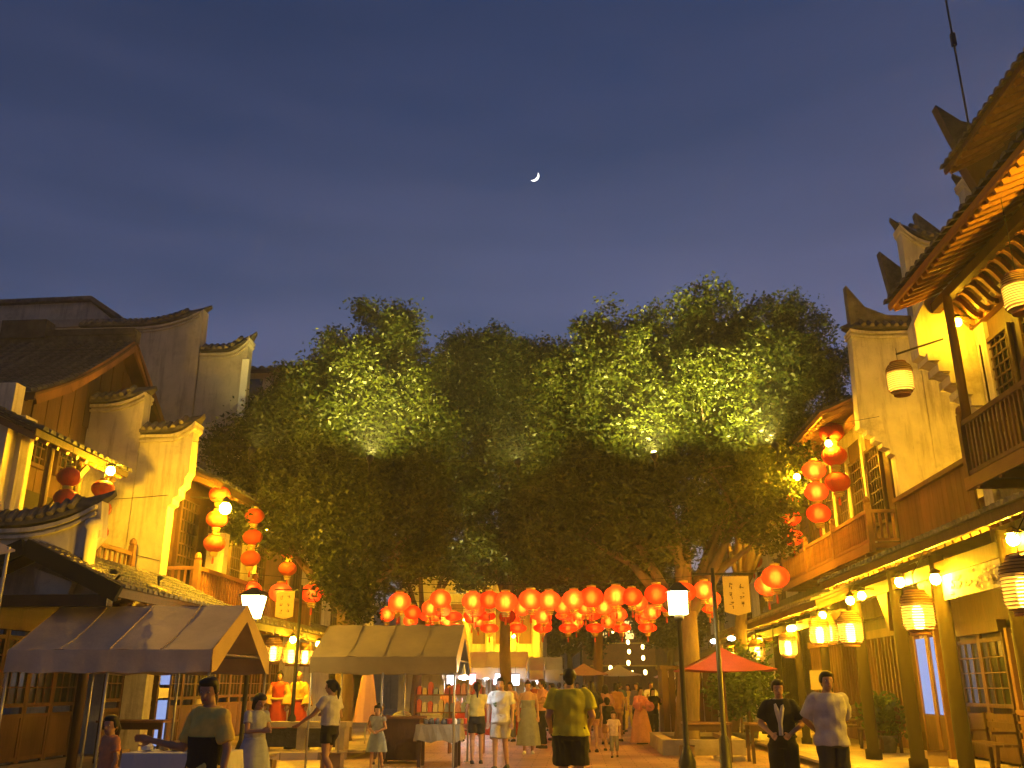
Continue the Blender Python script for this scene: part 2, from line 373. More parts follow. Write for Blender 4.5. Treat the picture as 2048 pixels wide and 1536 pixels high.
def horse_wall(root, y0, y1, steps, zb, edge, wall='plaster', name='gable_wall', wd=.62):
    # steps from the inside out: (x_inner, x_outer, top, lift of the tip); edge = outline of the street edge, bottom to top
    for i, (xi, xo, zt, up) in enumerate(steps):
        path = arc_path(xi, xo, zt, up, over=0)
        last = i == len(steps)-1
        outer = list(edge) if last else [(xo, zb)]
        poly = [(xi, zb)] + outer + [(x, z) for x, z in reversed(path) if not (last and abs(x-xi) < 1e-6 and False)]
        part(MB().prism_xz(poly, y0, y1), name, M[wall], root)
        coping(root, xi, xo, zt+.12, up, (y0+y1)/2, wd, wall)
def shopfront(root, x, y0, y1, zb, zt, face, leafw=.78, wm='wood_mid', pane='glass', skip=()):
    # a row of panelled lattice doors in the plane X = x; face = +1 looks to +X
    n = max(1, int((y1-y0)/leafw)); w = (y1-y0)/n; h = zt-zb; f = face
    fr = MB()
    for yy in (-w/2+.04, w/2-.04): fr.box(-.03, .03, yy-.035, yy+.035, 0, h)
    for z in (.04, h*.34, h*.42, h*.93): fr.box(-.027, .027, -w/2+.075, w/2-.075, z, z+.07)
    fm = fr.mesh('door_leaf', M[wm])
    pm = MB().box(-.014, .014, -w/2+.075, w/2-.075, .11, h*.34).mesh('panel', M[wm])
    gm = MB().box(-.008, .008, -w/2+.075, w/2-.075, h*.42+.07, h*.93).mesh('pane', M[pane])
    vm = MB().box(-.012, .012, -.012, .012, h*.42+.07, h*.93).mesh('muntin', M[wm])
    hm = MB().box(-.013, .013, -w/2+.075, w/2-.075, -.012, .012).mesh('muntin', M[wm])
    for i in range(n):
        if i in skip: continue
        c = Vector((x, y0+w*(i+.5), zb)); d = put('door_leaf', fm, c, root)
        put('panel', pm, c, d); put('pane', gm, c - Vector((f*.01, 0, 0)), d)
        for k in (-1, 1): put('muntin', vm, c + Vector((f*.012, k*w*.15, 0)), d)
        for k in (1, 2, 3): put('muntin', hm, c + Vector((f*.012, 0, h*.42+.07 + (h*.51-.07)*k/4)), d)
    part(MB().box(x-.09, x+.09, y0, y1, zt, zt+.22), 'lintel', M[wm], root)
    part(MB().box(x-.09, x+.09, y0, y1, zb-.1, zb), 'sill', M[wm], root)
def balcony(root, x, y0, y1, zf, zr, face, back, wm='wood_mid', gap=.16, ends=(True, True), fm='wood_red'):
    b = part(MB().box(min(x, back), max(x, back), y0, y1, zf-.12, zf), 'balcony', M[fm], root)
    bal = MB().box(-.02, .02, -.028, .028, zf+.1, zr-.06).mesh('baluster', M[wm], False, (0,0,0))
    xin = x - face*.06
    ny = int((y1-y0)/gap)
    for i in range(ny): put('baluster', bal, (xin, y0+(y1-y0)*(i+.5)/ny, 0), b)
    part(MB().box(xin-.045, xin+.045, y0, y1, zr-.07, zr+.02), 'rail', M[wm], b)
    part(MB().box(xin-.04, xin+.04, y0, y1, zf+.04, zf+.11), 'rail', M[wm], b)
    part(MB().box(x-.03, x+.03, y0-.03, y1+.03, zf-.22, zf-.0), 'fascia', M[fm], b)
    ny = max(2, int((y1-y0)/2.4)+1)
    pm = MB().box(-.065, .065, -.065, .065, zf-.2, zr+.16).lathe([(.06,zr+.16),(.085,zr+.2),(.07,zr+.28),(.02,zr+.33)], n=8).mesh('newel', M[wm])
    for i in range(ny): put('newel', pm, (xin, y0+.05+(y1-y0-.1)*i/(ny-1), 0), b)
    jm = MB().box(min(x,back)-x, max(x,back)-x, -.05, .05, zf-.27, zf-.125).mesh('joist', M[fm])
    nj = int((y1-y0)/.8)
    for i in range(nj): put('joist', jm, (x, y0+(y1-y0)*(i+.5)/nj, 0), b)
    for e, yy in zip(ends, (y0+.05, y1-.05)):
        if not e: continue
        nx = max(2, int(abs(back-x)/gap))
        bm2 = MB().box(-.028, .028, -.02, .02, zf+.1, zr-.06).mesh('baluster', M[wm])
        for i in range(nx): put('baluster', bm2, (xin+(back-xin)*(i+.8)/(nx+.3), yy, 0), b)
        part(MB().box(min(xin,back), max(xin,back), yy-.04, yy+.04, zr-.065, zr+.015), 'rail', M[wm], b)
        part(MB().box(min(xin,back), max(xin,back), yy-.035, yy+.035, zf+.045, zf+.105), 'rail', M[wm], b)
    return b
def lattice_window(root, x, y0, y1, z0, z1, face, nv=6, nh=5, wm='wood', pane='glass'):
    w = part(MB().box(x-.05, x+.05, y0, y0+.08, z0, z1).box(x-.05, x+.05, y1-.08, y1, z0, z1).box(x-.047, x+.047, y0+.08, y1-.08, z0, z0+.08).box(x-.047, x+.047, y0+.08, y1-.08, z1-.08, z1), 'window', M[wm], root)
    part(MB().box(x-.008-face*.03, x+.008-face*.03, y0+.08, y1-.08, z0+.08, z1-.08), 'pane', M[pane], w)
    vm = MB().box(-.015, .015, -.014, .014, z0+.08, z1-.08).mesh('muntin', M[wm])
    hm = MB().box(-.016, .016, y0+.08, y1-.08, -.014, .014).mesh('muntin', M[wm])
    for i in range(nv): put('muntin', vm, (x, y0+(y1-y0)*(i+1)/(nv+1), 0), w)
    for i in range(nh): put('muntin', hm, (x, 0, z0+(z1-z0)*(i+1)/(nh+1)), w)
    return w

# ------------------------------------------------------------------ left side of the street
# far concrete block behind the roofs
far = thing('apartment_block', (-19, 31, 0), 'dull pale flat-roofed block rising behind the dark tiled roof on the left', 'building')
part(MB().prism_yz([(30,0),(44,0),(44,14.5),(30,14.5)], -28, -16.6).prism_xz([(-28,14.52),(-17.0,14.52),(-17.9,15.25),(-28,15.1)], 30.05, 43.9), 'wall', M['plaster_old'], far)
part(MB().box(-28.1, -16.5, 29.9, 44.1, 14.2, 14.5), 'parapet', M['stone_lt'], far)
part(MB().prism_xz([(-28.1,15.12),(-17.85,15.27),(-16.7,14.5),(-16.55,14.58),(-17.8,15.42),(-28.1,15.28)], 29.85, 44.1), 'roof', M['tile'], far)
far2 = thing('far_house', (-14, 38, 0), 'small pale far house top between the tall gable wall and the left tree', 'house')
part(MB().box(-15.2, -10, 38, 46, 0, 15.1), 'wall', M['plaster_old'], far2)
roof(far2, (-15.6, 37.5, 15.1), (1,0,0), (0,1,0), 6, 4, 1.1, pitch=.4, raf=None, ridge=False)
for xx in (-14.6, -13.4, -12.2): part(MB().box(xx, xx+.7, 37.96, 38.02, 14.0, 14.8), 'window', M['glass'], far2)

# L3: tall weathered gable wall
L3 = thing('tall_gable_house', (-11, 24.5, 0), 'tall house with weathered grey stepped gable wall and two upturned tips', 'house')
horse_wall(L3, 24.5, 24.9, [(-14.8, -10.94, 11.75, .62), (-10.94, -9.49, 10.85, .62)], 0, [(-9.95,0),(-9.95,8.0),(-9.75,8.35),(-9.62,8.8),(-9.49,9.2)], 'plaster_old')
part(MB().box(-9.62, -9.42, 24.44, 24.5, 8.9, 10.7), 'downpipe', M['white'], L3)
part(MB().box(-14.8, -10.0, 24.9, 31, 3.4, 8.2), 'wall', M['plaster'], L3)
part(MB().box(-10.05, -9.85, 24.9, 31, 3.4, 7.6), 'facade', M['wood'], L3)
roof(L3, (-8.7, 24.92, 7.1), (0,1,0), (-1,0,0), 6, 4.6, 2.6, raf=.45, pitch=.26)
lattice_window(L3, -9.82, 25.3, 26.5, 4.4, 6.4, 1); lattice_window(L3, -9.82, 27.2, 28.6, 4.4, 6.4, 1)
balcony(L3, -8.9, 25.0, 31, 3.35, 4.2, 1, -9.85)
shopfront(L3, -9.9, 24.9, 31, .15, 2.7, 1, .8)
part(MB().box(-10.0, -9.8, 24.9, 31, 2.92, 3.34), 'beam', M['wood'], L3)
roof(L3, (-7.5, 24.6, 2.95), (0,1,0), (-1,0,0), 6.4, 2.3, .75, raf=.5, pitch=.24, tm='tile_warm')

# L2: white stepped gable wall catching the lamp light
L2 = thing('stepped_gable_house', (-10, 20, 0), 'house with lamp-lit white stepped gable wall beside the tiled porch', 'house')
horse_wall(L2, 20.0, 20.35, [(-12.2, -10.14, 7.86, .38), (-10.14, -8.87, 7.08, .42)], 0,
           [(-9.28,0),(-9.28,5.45),(-9.18,5.5),(-9.18,5.62),(-9.06,5.7),(-9.06,5.85),(-8.95,5.95),(-8.95,6.1),(-8.87,6.25)])
part(MB().box(-14.5, -9.6, 20.35, 24.5, 3.2, 6.9), 'wall', M['plaster'], L2)
part(MB().box(-9.58, -9.4, 20.35, 24.5, 3.2, 6.6), 'facade', M['wood'], L2)
lattice_window(L2, -9.36, 20.8, 22.0, 4.2, 5.9, 1); lattice_window(L2, -9.36, 22.5, 24.0, 4.2, 5.9, 1)
roof(L2, (-8.35, 20.38, 6.15), (0,1,0), (-1,0,0), 4.1, 3.6, 2.0, raf=.4, pitch=.25)
balcony(L2, -8.55, 20.4, 24.4, 3.3, 4.12, 1, -9.4, wm='wood_red')
shopfront(L2, -9.8, 19.2, 24.7, .15, 2.65, 1, .78, skip=(3,), wm='wood')
part(MB().box(-9.9, -9.7, 19.2, 24.7, 2.87, 3.2), 'beam', M['wood'], L2)
part(MB().box(-9.2, -8.75, 22.3, 22.6, 2.9, 5.2), 'pier', M['plaster'], L2)
part(MB().box(-9.15, -8.8, 24.62, 24.9, 2.9, 5.3), 'pier', M['plaster'], L2)
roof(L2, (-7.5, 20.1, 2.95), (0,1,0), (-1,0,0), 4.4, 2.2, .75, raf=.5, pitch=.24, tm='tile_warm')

for zz, dz in ((5.6, .1), (4.55, -.35)): part(MB().tube([(-11.2, 19.97, zz), (-10.2, 19.965, zz+dz*.4), (-9.3, 19.97, zz+dz)], .008, 4), 'wire', M['metal_dk'], L2)
# L1: dark timber hall with long tiled roof
L1 = thing('timber_hall', (-12, 18, 0), 'dark timber hall with broad black tiled roof and plank gable, upper left', 'house')
gy = [(17.1,7.30),(18.3,7.95),(19.6,8.9),(20.85,9.9),(22.1,9.0),(23.3,8.1),(24.4,7.4)]
part(MB().prism_yz([(17.3,5.2),(20.0,5.2),(20.0,7.2),(24.4,7.2)] + [(y, z-.08) for y, z in reversed(gy)], -11.7, -11.5), 'gable', M['wood'], L1)
for i in range(12):       # gable planks
    yy = 17.75+i*.5
    zt = np.interp(yy+.2, [g[0] for g in gy], [g[1] for g in gy]) - .25
    zb = 7.35 if yy > 19.6 else 5.3
    if zt > zb + .2: part(MB().box(-11.5, -11.47, yy, yy+.47, zb, zt), 'plank', M['wood'], L1)
roof(L1, (-11.0, 17.0, 7.28), (-1,0,0), (0,1,0), 11, 3.85, 2.62, sag=.3, raf=.5, pitch=.26, dm='wood')
roof(L1, (-22.0, 24.5, 7.28), (1,0,0), (0,-1,0), 11, 3.65, 2.62, sag=.3, raf=None, pitch=.26, ridge=False)
part(MB().box(-14.6, -13.4, 20.65, 21.05, 10.0, 10.5).box(-13.4, -11.05, 20.7, 21.0, 10.05, 10.22), 'ridge_ornament', M['tile'], L1)
for (ya, za), (yb, zb) in zip(gy[:-1], gy[1:]): part(MB().beam((-11.06, ya, za-.12), (-11.06, yb, zb-.12), .06, .26), 'bargeboard', M['wood_mid'], L1)
part(MB().box(-22, -11.75, 17.4, 20, 3.2, 7.3), 'wall', M['wood'], L1)
lattice_window(L1, -11.42, 17.6, 18.4, 5.95, 6.85, 1, 3, 3); lattice_window(L1, -11.42, 18.8, 19.6, 5.95, 6.85, 1, 3, 3)
part(MB().box(-16, -10.2, 15.6, 16.0, 2.9, 6.35), 'wall', M['plaster'], L1)
part(MB().box(-16, -10.3, 15.3, 15.6, 2.9, 6.9), 'wall', M['plaster'], L1)
for z in (4.3, 5.2): part(MB().box(-10.95, -10.55, 15.26, 15.3, z, z+.6), 'window', M['white'], L1)
part(MB().box(-11.5, -11.3, 16.0, 20, 3.2, 5.4), 'facade', M['dark'], L1)
roof(L1, (-9.5, 14.9, 5.88), (0,1,0), (-1,0,0), 3.5, 2.0, .95, sag=.1, raf=.35, pitch=.24, rafm='wood_red', fasc=.1, ridge=False)
for yy in (16.1, 17.2, 18.3): part(MB().tube([(-9.9, yy, 3.7), (-9.9, yy, 5.9)], .07), 'post', M['wood'], L1)
for (a, b) in (((-9.95,16.3,4.6),(-9.7,17.1,5.7)), ((-9.95,17.4,4.6),(-9.7,18.2,5.7))): part(MB().beam(a, b, .07, .1), 'brace', M['wood'], L1)
balcony(L1, -9.8, 16.0, 19.8, 3.55, 4.35, 1, -11.3, gap=.22, ends=(False, False))
shopfront(L1, -10.4, 12.0, 19.2, .15, 2.5, 1, .8, wm='wood')
part(MB().box(-10.5, -10.3, 10, 19.2, 2.72, 3.15), 'beam', M['wood'], L1)
# small curved wall of the porch
L1w = thing('curved_porch_wall', (-9.3, 15.0, 0), 'small white wall with one long upswept black coping above the tiled porch', 'wall')
horse_wall(L1w, 15.0, 15.25, [(-11.2, -8.1, 4.02, .55)], 3.0, [(-8.3,3.0),(-8.3,3.7),(-8.1,3.95)], wd=.5)
part(MB().lathe([(.10,3.2),(.10,4.05),(.14,4.1),(.14,4.2),(.09,4.25)], (-8.2, 14.93, 0), 12), 'column', M['plaster'], L1w, True)
# tiled porch with its gable towards the camera
P1 = thing('tiled_porch', (-8.85, 15, 0), 'tiled porch roof with black bargeboards and lamp-lit tile rows behind the grey tent', 'porch')
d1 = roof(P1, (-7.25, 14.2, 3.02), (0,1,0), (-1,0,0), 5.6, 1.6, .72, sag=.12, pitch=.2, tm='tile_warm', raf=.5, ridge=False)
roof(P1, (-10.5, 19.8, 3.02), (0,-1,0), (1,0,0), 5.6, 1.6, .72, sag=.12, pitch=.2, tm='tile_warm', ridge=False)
part(MB().beam((-8.87,14.16,3.66), (-7.2,14.16,2.9), .09, .26), 'bargeboard', M['black'], P1)
part(MB().beam((-8.87,14.14,3.66), (-10.55,14.14,2.9), .09, .26), 'bargeboard', M['black'], P1)
part(MB().prism_xz([(-10.2,2.95),(-7.5,2.95),(-8.87,3.52)], 14.7, 14.76), 'pediment', M['plaster_old'], P1)
part(MB().box(-10.3, -7.4, 14.2, 14.4, 2.72, 2.9), 'beam', M['wood'], P1)
for x, y in ((-10.2,14.4), (-8.72,16.3)): part(MB().tube([(x, y, .15), (x, y, 2.95)], .09, 10), 'post', M['wood'], P1, True)
part(MB().prism_xz([(-8.75,2.93),(-8.2,2.93),(-8.15,3.12),(-8.85,3.36)], 14.45, 14.6), 'panel', M['plaster'], P1)
aw = MB(); aw.add([(-11.0,12.9,3.75),(-9.5,13.7,3.86),(-8.8,13.8,3.56),(-10.4,12.7,2.96),(-11.0,12.9,3.72),(-9.5,13.7,3.83),(-8.8,13.8,3.53),(-10.4,12.7,2.93)], [(0,1,2,3),(7,6,5,4),(0,4,5,1),(1,5,6,2),(2,6,7,3),(3,7,4,0)])
AW = thing('grey_awning', (-10.4, 13.6, 0), 'pale grey cloth awning at the left edge beside the porch gable', 'awning')
part(aw, 'cloth', M['tent_grey'], AW)
for p in ((-10.4,12.75), (-8.9,13.78)): part(MB().tube([(p[0], p[1], .15), (p[0], p[1], 3.6)], .03), 'pole', M['metal'], AW)

# ------------------------------------------------------------------ right side of the street
R1 = thing('balcony_house', (8, 13, 0), 'near timber house with orange rafters, balcony and fire wall, at the right edge', 'house')
part(MB().box(8.0, 12, 5, 16.8, 3.4, 9.6), 'wall', M['plaster'], R1)
part(MB().box(7.93, 8.0, 5, 16.75, 5.0, 8.3), 'facade', M['wood'], R1)
for y0 in (10.6, 12.3, 14.0, 15.5): lattice_window(R1, 7.9, y0, y0+1.15, 5.9, 7.7, -1, 5, 8)
part(MB().box(7.85, 7.97, 16.35, 16.75, 5.0, 8.2), 'pilaster', M['plaster'], R1)
# lower eave: orange boards, eave beam and curved bracket ribs
e1 = roof(R1, (6.3, 5.0, 8.62), (0,1,0), (1,0,0), 11.75, 3.4, 2.1, sag=.45, pitch=.24, raf=.24, rafm='wood_red', rafspan=(.02,.30), fasc=.10, dm='wood_red')
part(MB().box(7.12, 7.28, 5, 16.75, 8.42, 8.62), 'eave_beam', M['wood'], R1)
part(MB().box(7.78, 7.92, 5, 16.75, 8.06, 8.24), 'eave_beam', M['wood_red'], R1)
rib = MB()
q = [Vector((7.22 + .62*t, 0, 8.44 - .30*t + .10*math.sin(t*math.pi*2))) for t in [i/9 for i in range(10)]]
for i in range(9): rib.beam(q[i], q[i+1], .085, .10)
ribm = rib.mesh('rib', M['wood_red'])
for i in range(34): put('rib', ribm, (0, 5.3+i*.34, 0), R1)
part(MB().box(7.3, 7.9, 5, 16.75, 8.5, 8.53), 'ceiling', M['wood'], R1)
balcony(R1, 7.0, 6, 16.15, 5.0, 6.0, -1, 7.93, wm='wood_mid', gap=.15)
for yy in (8.5, 12.3, 16.0): part(MB().tube([(7.12, yy, 6.0), (7.12, yy, 8.45)], .08, 10), 'post', M['wood'], R1, True)
# fire wall with corbelled street edge
fw = [(7.72,3.6),(7.72,6.45),(7.62,6.52),(7.62,6.66),(7.46,6.74),(7.46,6.9),(7.3,6.98),(7.3,7.14),(7.12,7.22),(7.12,7.36),(6.95,7.44),(6.95,7.52),(6.78,7.58),(6.78,8.25),(7.05,8.75),(9.2,9.5),(11.9,9.5),(11.9,3.6)]
part(MB().prism_xz(fw, 16.8, 17.2), 'fire_wall', M['plaster'], R1)
for (x, z) in ((7.62,6.52),(7.46,6.74),(7.3,6.98),(7.12,7.22),(6.95,7.44)):
    part(MB().box(x-.05, x+.17, 16.72, 17.26, z, z+.15), 'corbel_brick', M['plaster'], R1)
part(MB().box(7.66, 7.86, 16.7, 16.8, 3.7, 6.45), 'pilaster', M['plaster'], R1)
part(MB().prism_xz([(8.5,14.1),(8.72,13.3),(8.9,12.75),(10.4,12.75),(10.4,13.6),(9.6,13.45),(9.0,13.65)], 18.05, 18.3), 'flying_tip', M['tile'], R1)
part(MB().prism_xz([(8.75,12.72),(9.3,11.2),(12,11.2),(12,13.9),(10.6,13.9),(9.2,12.72)], 17.95, 18.25), 'gable', M['wood'], R1)
# upper roof
part(MB().box(9.4, 12, 5, 17.9, 9.6, 12.2), 'wall', M['wood'], R1)
for y0 in (9.5, 11.5, 13.5, 15.2): lattice_window(R1, 9.36, y0, y0+1.2, 10.6, 11.9, -1, 4, 4)
roof(R1, (8.35, 5.0, 12.3), (0,1,0), (1,0,0), 12.9, 3.2, 2.2, sag=.4, pitch=.24, raf=.3, rafm='wood_mid', rafspan=(.02,.4), fasc=.1)
# ground floor canopy on round posts
C1 = thing('tiled_canopy', (6, 13, 0), 'near tiled street canopy on round posts at the lower right', 'canopy')
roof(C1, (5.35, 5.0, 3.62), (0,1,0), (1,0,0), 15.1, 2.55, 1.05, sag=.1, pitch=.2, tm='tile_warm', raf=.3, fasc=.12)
pm = MB().lathe([(.16,.12),(.16,.3),(.12,.32),(.115,3.55)], n=14).mesh('post', M['post'], True)
for y in (7.6, 10.4, 12.9, 15.4, 17.5, 20.0): put('post', pm, (5.98, y, 0), C1)
for y in (9.0, 11.8, 14.2): put('post', pm, (7.0, y, 0), C1)
part(MB().box(5.9, 6.06, 5, 20, 3.2, 3.42), 'beam', M['wood'], C1)
part(MB().box(6.92, 7.08, 5, 20, 3.3, 3.5), 'beam', M['wood'], C1)
part(MB().box(5.94, 6.0, 12.3, 15.2, 2.82, 3.2), 'sign_panel', M['plaster'], C1, label='pale plaster frieze panel with cracked carving')
for y in (15.65, 17.85): # carved brackets
    part(MB().prism_yz([(y,3.2),(y+.12,2.5),(y+.3,2.75),(y+.62,3.2)], 5.93, 6.03), 'bracket', M['wood_mid'], C1)
cb = MB()
for i in range(60):
    y, z = 12.5+random.random()*2.4, 2.88+random.random()*.27
    cb.cbox((5.934, y, z), (.02, .05+random.random()*.12, .02+random.random()*.04))
rl = part(cb, 'relief', M['plaster_old'], C1); rl['kind'] = 'stuff'
G1 = thing('shop_front', (8, 13, 0), 'dark slatted shop front behind the posts at the right edge', 'shop')
part(MB().box(8.25, 8.45, 5, 21.2, .12, 3.6), 'wall', M['wood'], G1)
part(MB().box(7.5, 8.45, 5, 21.2, 3.5, 3.6), 'ceiling', M['wood'], G1)
shopfront(G1, 8.1, 5.5, 15.2, .12, 2.5, -1, .75, wm='wood')
shopfront(G1, 8.1, 18.2, 20.4, .12, 2.5, -1, .75, wm='wood')
for i in range(4): part(MB().box(8.14, 8.2, 15.45+i*.68, 15.95+i*.68, 1.1, 2.45), 'lit_pane', M['plaster'], G1)
for i in range(5): part(MB().box(8.06, 8.16, 15.25+i*.68, 15.37+i*.68, .12, 2.55), 'mullion', M['wood_mid'], G1)
part(MB().box(8.04, 8.2, 15.25, 18.1, 1.0, 1.1), 'rail', M['wood_mid'], G1)
part(MB().box(8.05, 8.2, 15.25, 18.1, .12, .98), 'panel', M['wood_mid'], G1)
for i, m_ in ((0,'cyan_l'),(1,'cyan_l')): part(MB().box(8.0, 8.05, 15.55+i*.7, 15.9+i*.7, 1.78, 1.83), 'neon_tube', M[m_], G1)
for i in (0, 1): part(MB().box(8.0, 8.05, 15.58+i*.7, 15.88+i*.7, 1.66, 1.73), 'neon_tube', M['pink_l'], G1)
# gap between the two houses: plank parapet
GP = thing('plank_parapet', (7.6, 19, 0), 'brown plank parapet bridging the gap between the two right-hand houses', 'parapet')
for i in range(17): part(MB().box(7.58, 7.63, 17.25+i*.245, 17.25+i*.245+.23, 4.55, 5.55), 'plank', M['wood_mid'], GP)
part(MB().box(7.5, 7.72, 17.22, 21.38, 5.56, 5.66), 'cap', M['wood_mid'], GP)
part(MB().box(7.64, 11, 17.22, 21.38, 4.3, 4.5), 'deck', M['wood_mid'], GP)
part(MB().box(10.5, 10.9, 17.22, 21.38, 4.5, 9.6), 'back_wall', M['plaster'], GP)

R2 = thing('lantern_house', (7.8, 26, 0), 'second right-hand house with stepped white fire wall and red-lit balcony', 'house')
ed = [(7.73,0.12),(7.73,6.72),(7.62,6.78),(7.62,6.88),(7.46,6.94),(7.46,7.04),(7.3,7.1),(7.3,7.2),(7.14,7.26),(7.14,7.36),(6.99,7.42),(7.02,8.6)]
horse_wall(R2, 21.4, 21.75, [(11.9, 10.4, 13.6, .6), (10.4, 8.62, 12.2, .75), (8.62, 7.04, 9.80, .12)], .12, ed)
part(MB().prism_xz([(7.1,10.1),(8.6,10.1),(8.6,10.32),(8.0,10.36),(7.5,10.6),(7.1,11.2)], 21.45, 21.7), 'flying_tip', M['tile'], R2)
for (x, z, y) in ((9.75,12.6,22.6),(8.75,11.6,22.9)): 
    part(MB().prism_xz([(x,z),(x+1.3,z),(x+1.1,z+.4),(x+.5,z+.6),(x-.15,z+1.25)], y, y+.25), 'flying_tip', M['tile'], R2)
part(MB().box(7.75, 11.9, 21.75, 31, 3.2, 8.6), 'wall', M['plaster'], R2)
part(MB().box(7.7, 7.75, 21.8, 31, 4.7, 7.8), 'facade', M['wood'], R2)
for i in range(6): lattice_window(R2, 7.66, 22.2+i*1.45, 23.3+i*1.45, 5.3, 7.3, -1, 5, 6)
for i in range(4): part(MB().box(7.6, 7.78, 23.38+i*1.45, 23.55+i*1.45, 4.75, 7.8), 'pilaster', M['plaster'], R2)
roof(R2, (6.2, 21.8, 7.95), (0,1,0), (1,0,0), 9.2, 3.2, 2.0, sag=.4, pitch=.24, raf=.26, rafm='wood_red', rafspan=(.02,.45), fasc=.1, dm='wood_red')
part(MB().box(7.0, 7.14, 21.8, 31, 7.7, 7.9), 'eave_beam', M['wood_mid'], R2)
balcony(R2, 7.0, 21.8, 31, 4.72, 5.5, -1, 7.7, wm='wood_red')
C2 = thing('tiled_canopy', (6, 28, 0), 'farther tiled street canopy below the red-lit balcony on the right', 'canopy')
roof(C2, (5.3, 20.6, 3.3), (0,1,0), (1,0,0), 17, 2.4, .95, sag=.1, pitch=.22, tm='tile_warm', raf=.4, fasc=.12)
for y in (22.6, 25.2, 27.8, 30.4, 33, 36): put('post', pm, (5.9, y, -.02), C2, scale=(.85,.85,.92))
part(MB().box(5.83, 5.97, 20.7, 37.5, 2.9, 3.12), 'beam', M['wood'], C2)
G2 = thing('shop_front', (7.8, 27, 0), 'farther right-hand shop front with bright blue lit doorway and slats', 'shop')
part(MB().box(8.0, 8.2, 21.8, 37.5, .12, 3.3), 'wall', M['wood'], G2)
for i in range(34): part(MB().box(7.84, 7.92, 23.2+i*.26, 23.27+i*.26, .5, 2.7), 'slat', M['wood_mid'], G2)
part(MB().box(7.8, 7.96, 23.1, 32, .12, .5), 'sill', M['wood_mid'], G2)
part(MB().box(7.8, 7.96, 23.1, 32, 2.7, 2.9), 'lintel', M['wood_mid'], G2)
D1 = thing('blue_doorway', (7.62, 20.8, .12), 'tall blue-white lit doorway seen between the right-hand posts', 'doorway')
part(MB().box(7.58, 7.64, 20.7, 21.34, .95, 2.5), 'light_panel', M['blue_l'], D1)
part(MB().box(7.58, 7.64, 20.2, 20.5, .95, 2.5), 'light_panel', M['blue_l'], D1)
for y0, y1 in ((20.1,20.19),(20.51,20.69),(21.345,21.39)): part(MB().box(7.54, 7.68, y0, y1, .12, 2.65), 'jamb', M['wood_mid'], D1)
part(MB().box(7.56, 7.66, 20.7, 21.34, .12, .94).box(7.56, 7.66, 20.2, 20.5, .12, .94), 'panel', M['wood'], D1)
part(MB().box(7.54, 7.7, 20.1, 21.39, 2.66, 2.8), 'lintel', M['wood_mid'], D1)
D2 = thing('blue_doorway', (-9.8, 22, .15), 'blue-white lit doorway behind the woman in yellow and black', 'doorway')
part(MB().box(-9.78, -9.72, 21.6, 22.2, 1.55, 2.6), 'light_panel', M['blue_l'], D2)
part(MB().box(-9.78, -9.72, 21.6, 22.2, .2, 1.2), 'light_panel', M['blue_l'], D2)
part(MB().box(-9.78, -9.71, 21.6, 22.2, 1.25, 1.48), 'sign', M['white'], D2)
part(MB().box(-9.85, -9.68, 21.48, 21.59, .15, 2.65).box(-9.85, -9.68, 22.21, 22.3, .15, 2.65), 'jamb', M['wood'], D2)
# antenna mast on the right roof
AN = thing('antenna_mast', (9.4, 18.6, 9.6), 'thin antenna mast rising above the upper right roof', 'antenna')
part(MB().tube([(9.4,18.6,9.0), (9.45,18.6,18.6)], .025, 6), 'pole', M['metal_dk'], AN)
part(MB().cbox((9.44,18.6,16.3), (.1,.1,.36)), 'bracket', M['metal_dk'], AN)

# farther houses down both sides and across the end of the street
def plain_house(name, label, x0, x1, y0, y1, h, face, lit='plaster', wins=4):
    t = thing(name, ((x0+x1)/2, y0, 0), label, 'house')
    xf = x1 if face > 0 else x0
    part(MB().box(x0, x1, y0, y1, 0, h), 'wall', M[lit], t)
    roof(t, (xf+face*.9, y0, h-.3), (0,1,0), (-face,0,0), y1-y0, abs(x1-x0)*.5+.9, 2.2, pitch=.3, raf=.6)
    roof(t, (xf+face*2.2, y0, 2.95), (0,1,0), (-face,0,0), y1-y0, 2.2, .8, pitch=.3, raf=.8, tm='tile_warm', ridge=False)
    for i in range(wins):
        yy = y0+.6+(y1-y0-1)*i/wins; lattice_window(t, xf+face*.03, yy, yy+1.2, h*.52, h*.82, face, 3, 3)
    return t
plain_house('town_house', 'left house beyond the weathered gable wall, half hidden by leaves', -15, -10, 31.2, 44, 7.2, 1)
plain_house('town_house', 'right house beyond the red-lit balcony, half hidden by leaves', 8, 13, 31.2, 46, 7.6, -1)
plain_house('town_house', 'distant dark house along the left side of the street', -14, -9, 62, 80, 7, 1, 'plaster_old')
plain_house('town_house', 'distant dark house along the right side of the street', 9, 14, 50, 74, 7, -1, 'plaster_old')
FC = thing('lamp_lit_house', (-3.4, 47, 0), 'bright yellow lamp-lit house far down the middle of the street', 'house')
part(MB().box(-9, -1.6, 48, 58, 0, 7.2), 'wall', M['plaster'], FC)
for x in (-6.6, -5.5, -4.3, -3.1, -1.9): part(MB().box(x-.16, x+.16, 47.72, 48, 2.9, 7.0), 'pilaster', M['plaster'], FC)
for x in (-6.05, -4.9, -3.7, -2.5): part(MB().box(x-.32, x+.32, 47.93, 48.02, 3.6, 5.6), 'window', M['wood_mid'], FC)
roof(FC, (-9.5, 46.4, 2.5), (1,0,0), (0,1,0), 9.0, 1.6, .4, pitch=.3, tm='tile_warm', ridge=False)
roof(FC, (-9.5, 46.9, 7.1), (1,0,0), (0,1,0), 9.2, 4, 2, pitch=.3)
FE = thing('far_lit_shop', (3.4, 66, 0), 'far shop hung with small lights at the end of the street', 'shop')
part(MB().box(.6, 8, 66, 72, 0, 6.5), 'wall', M['wood_mid'], FE)
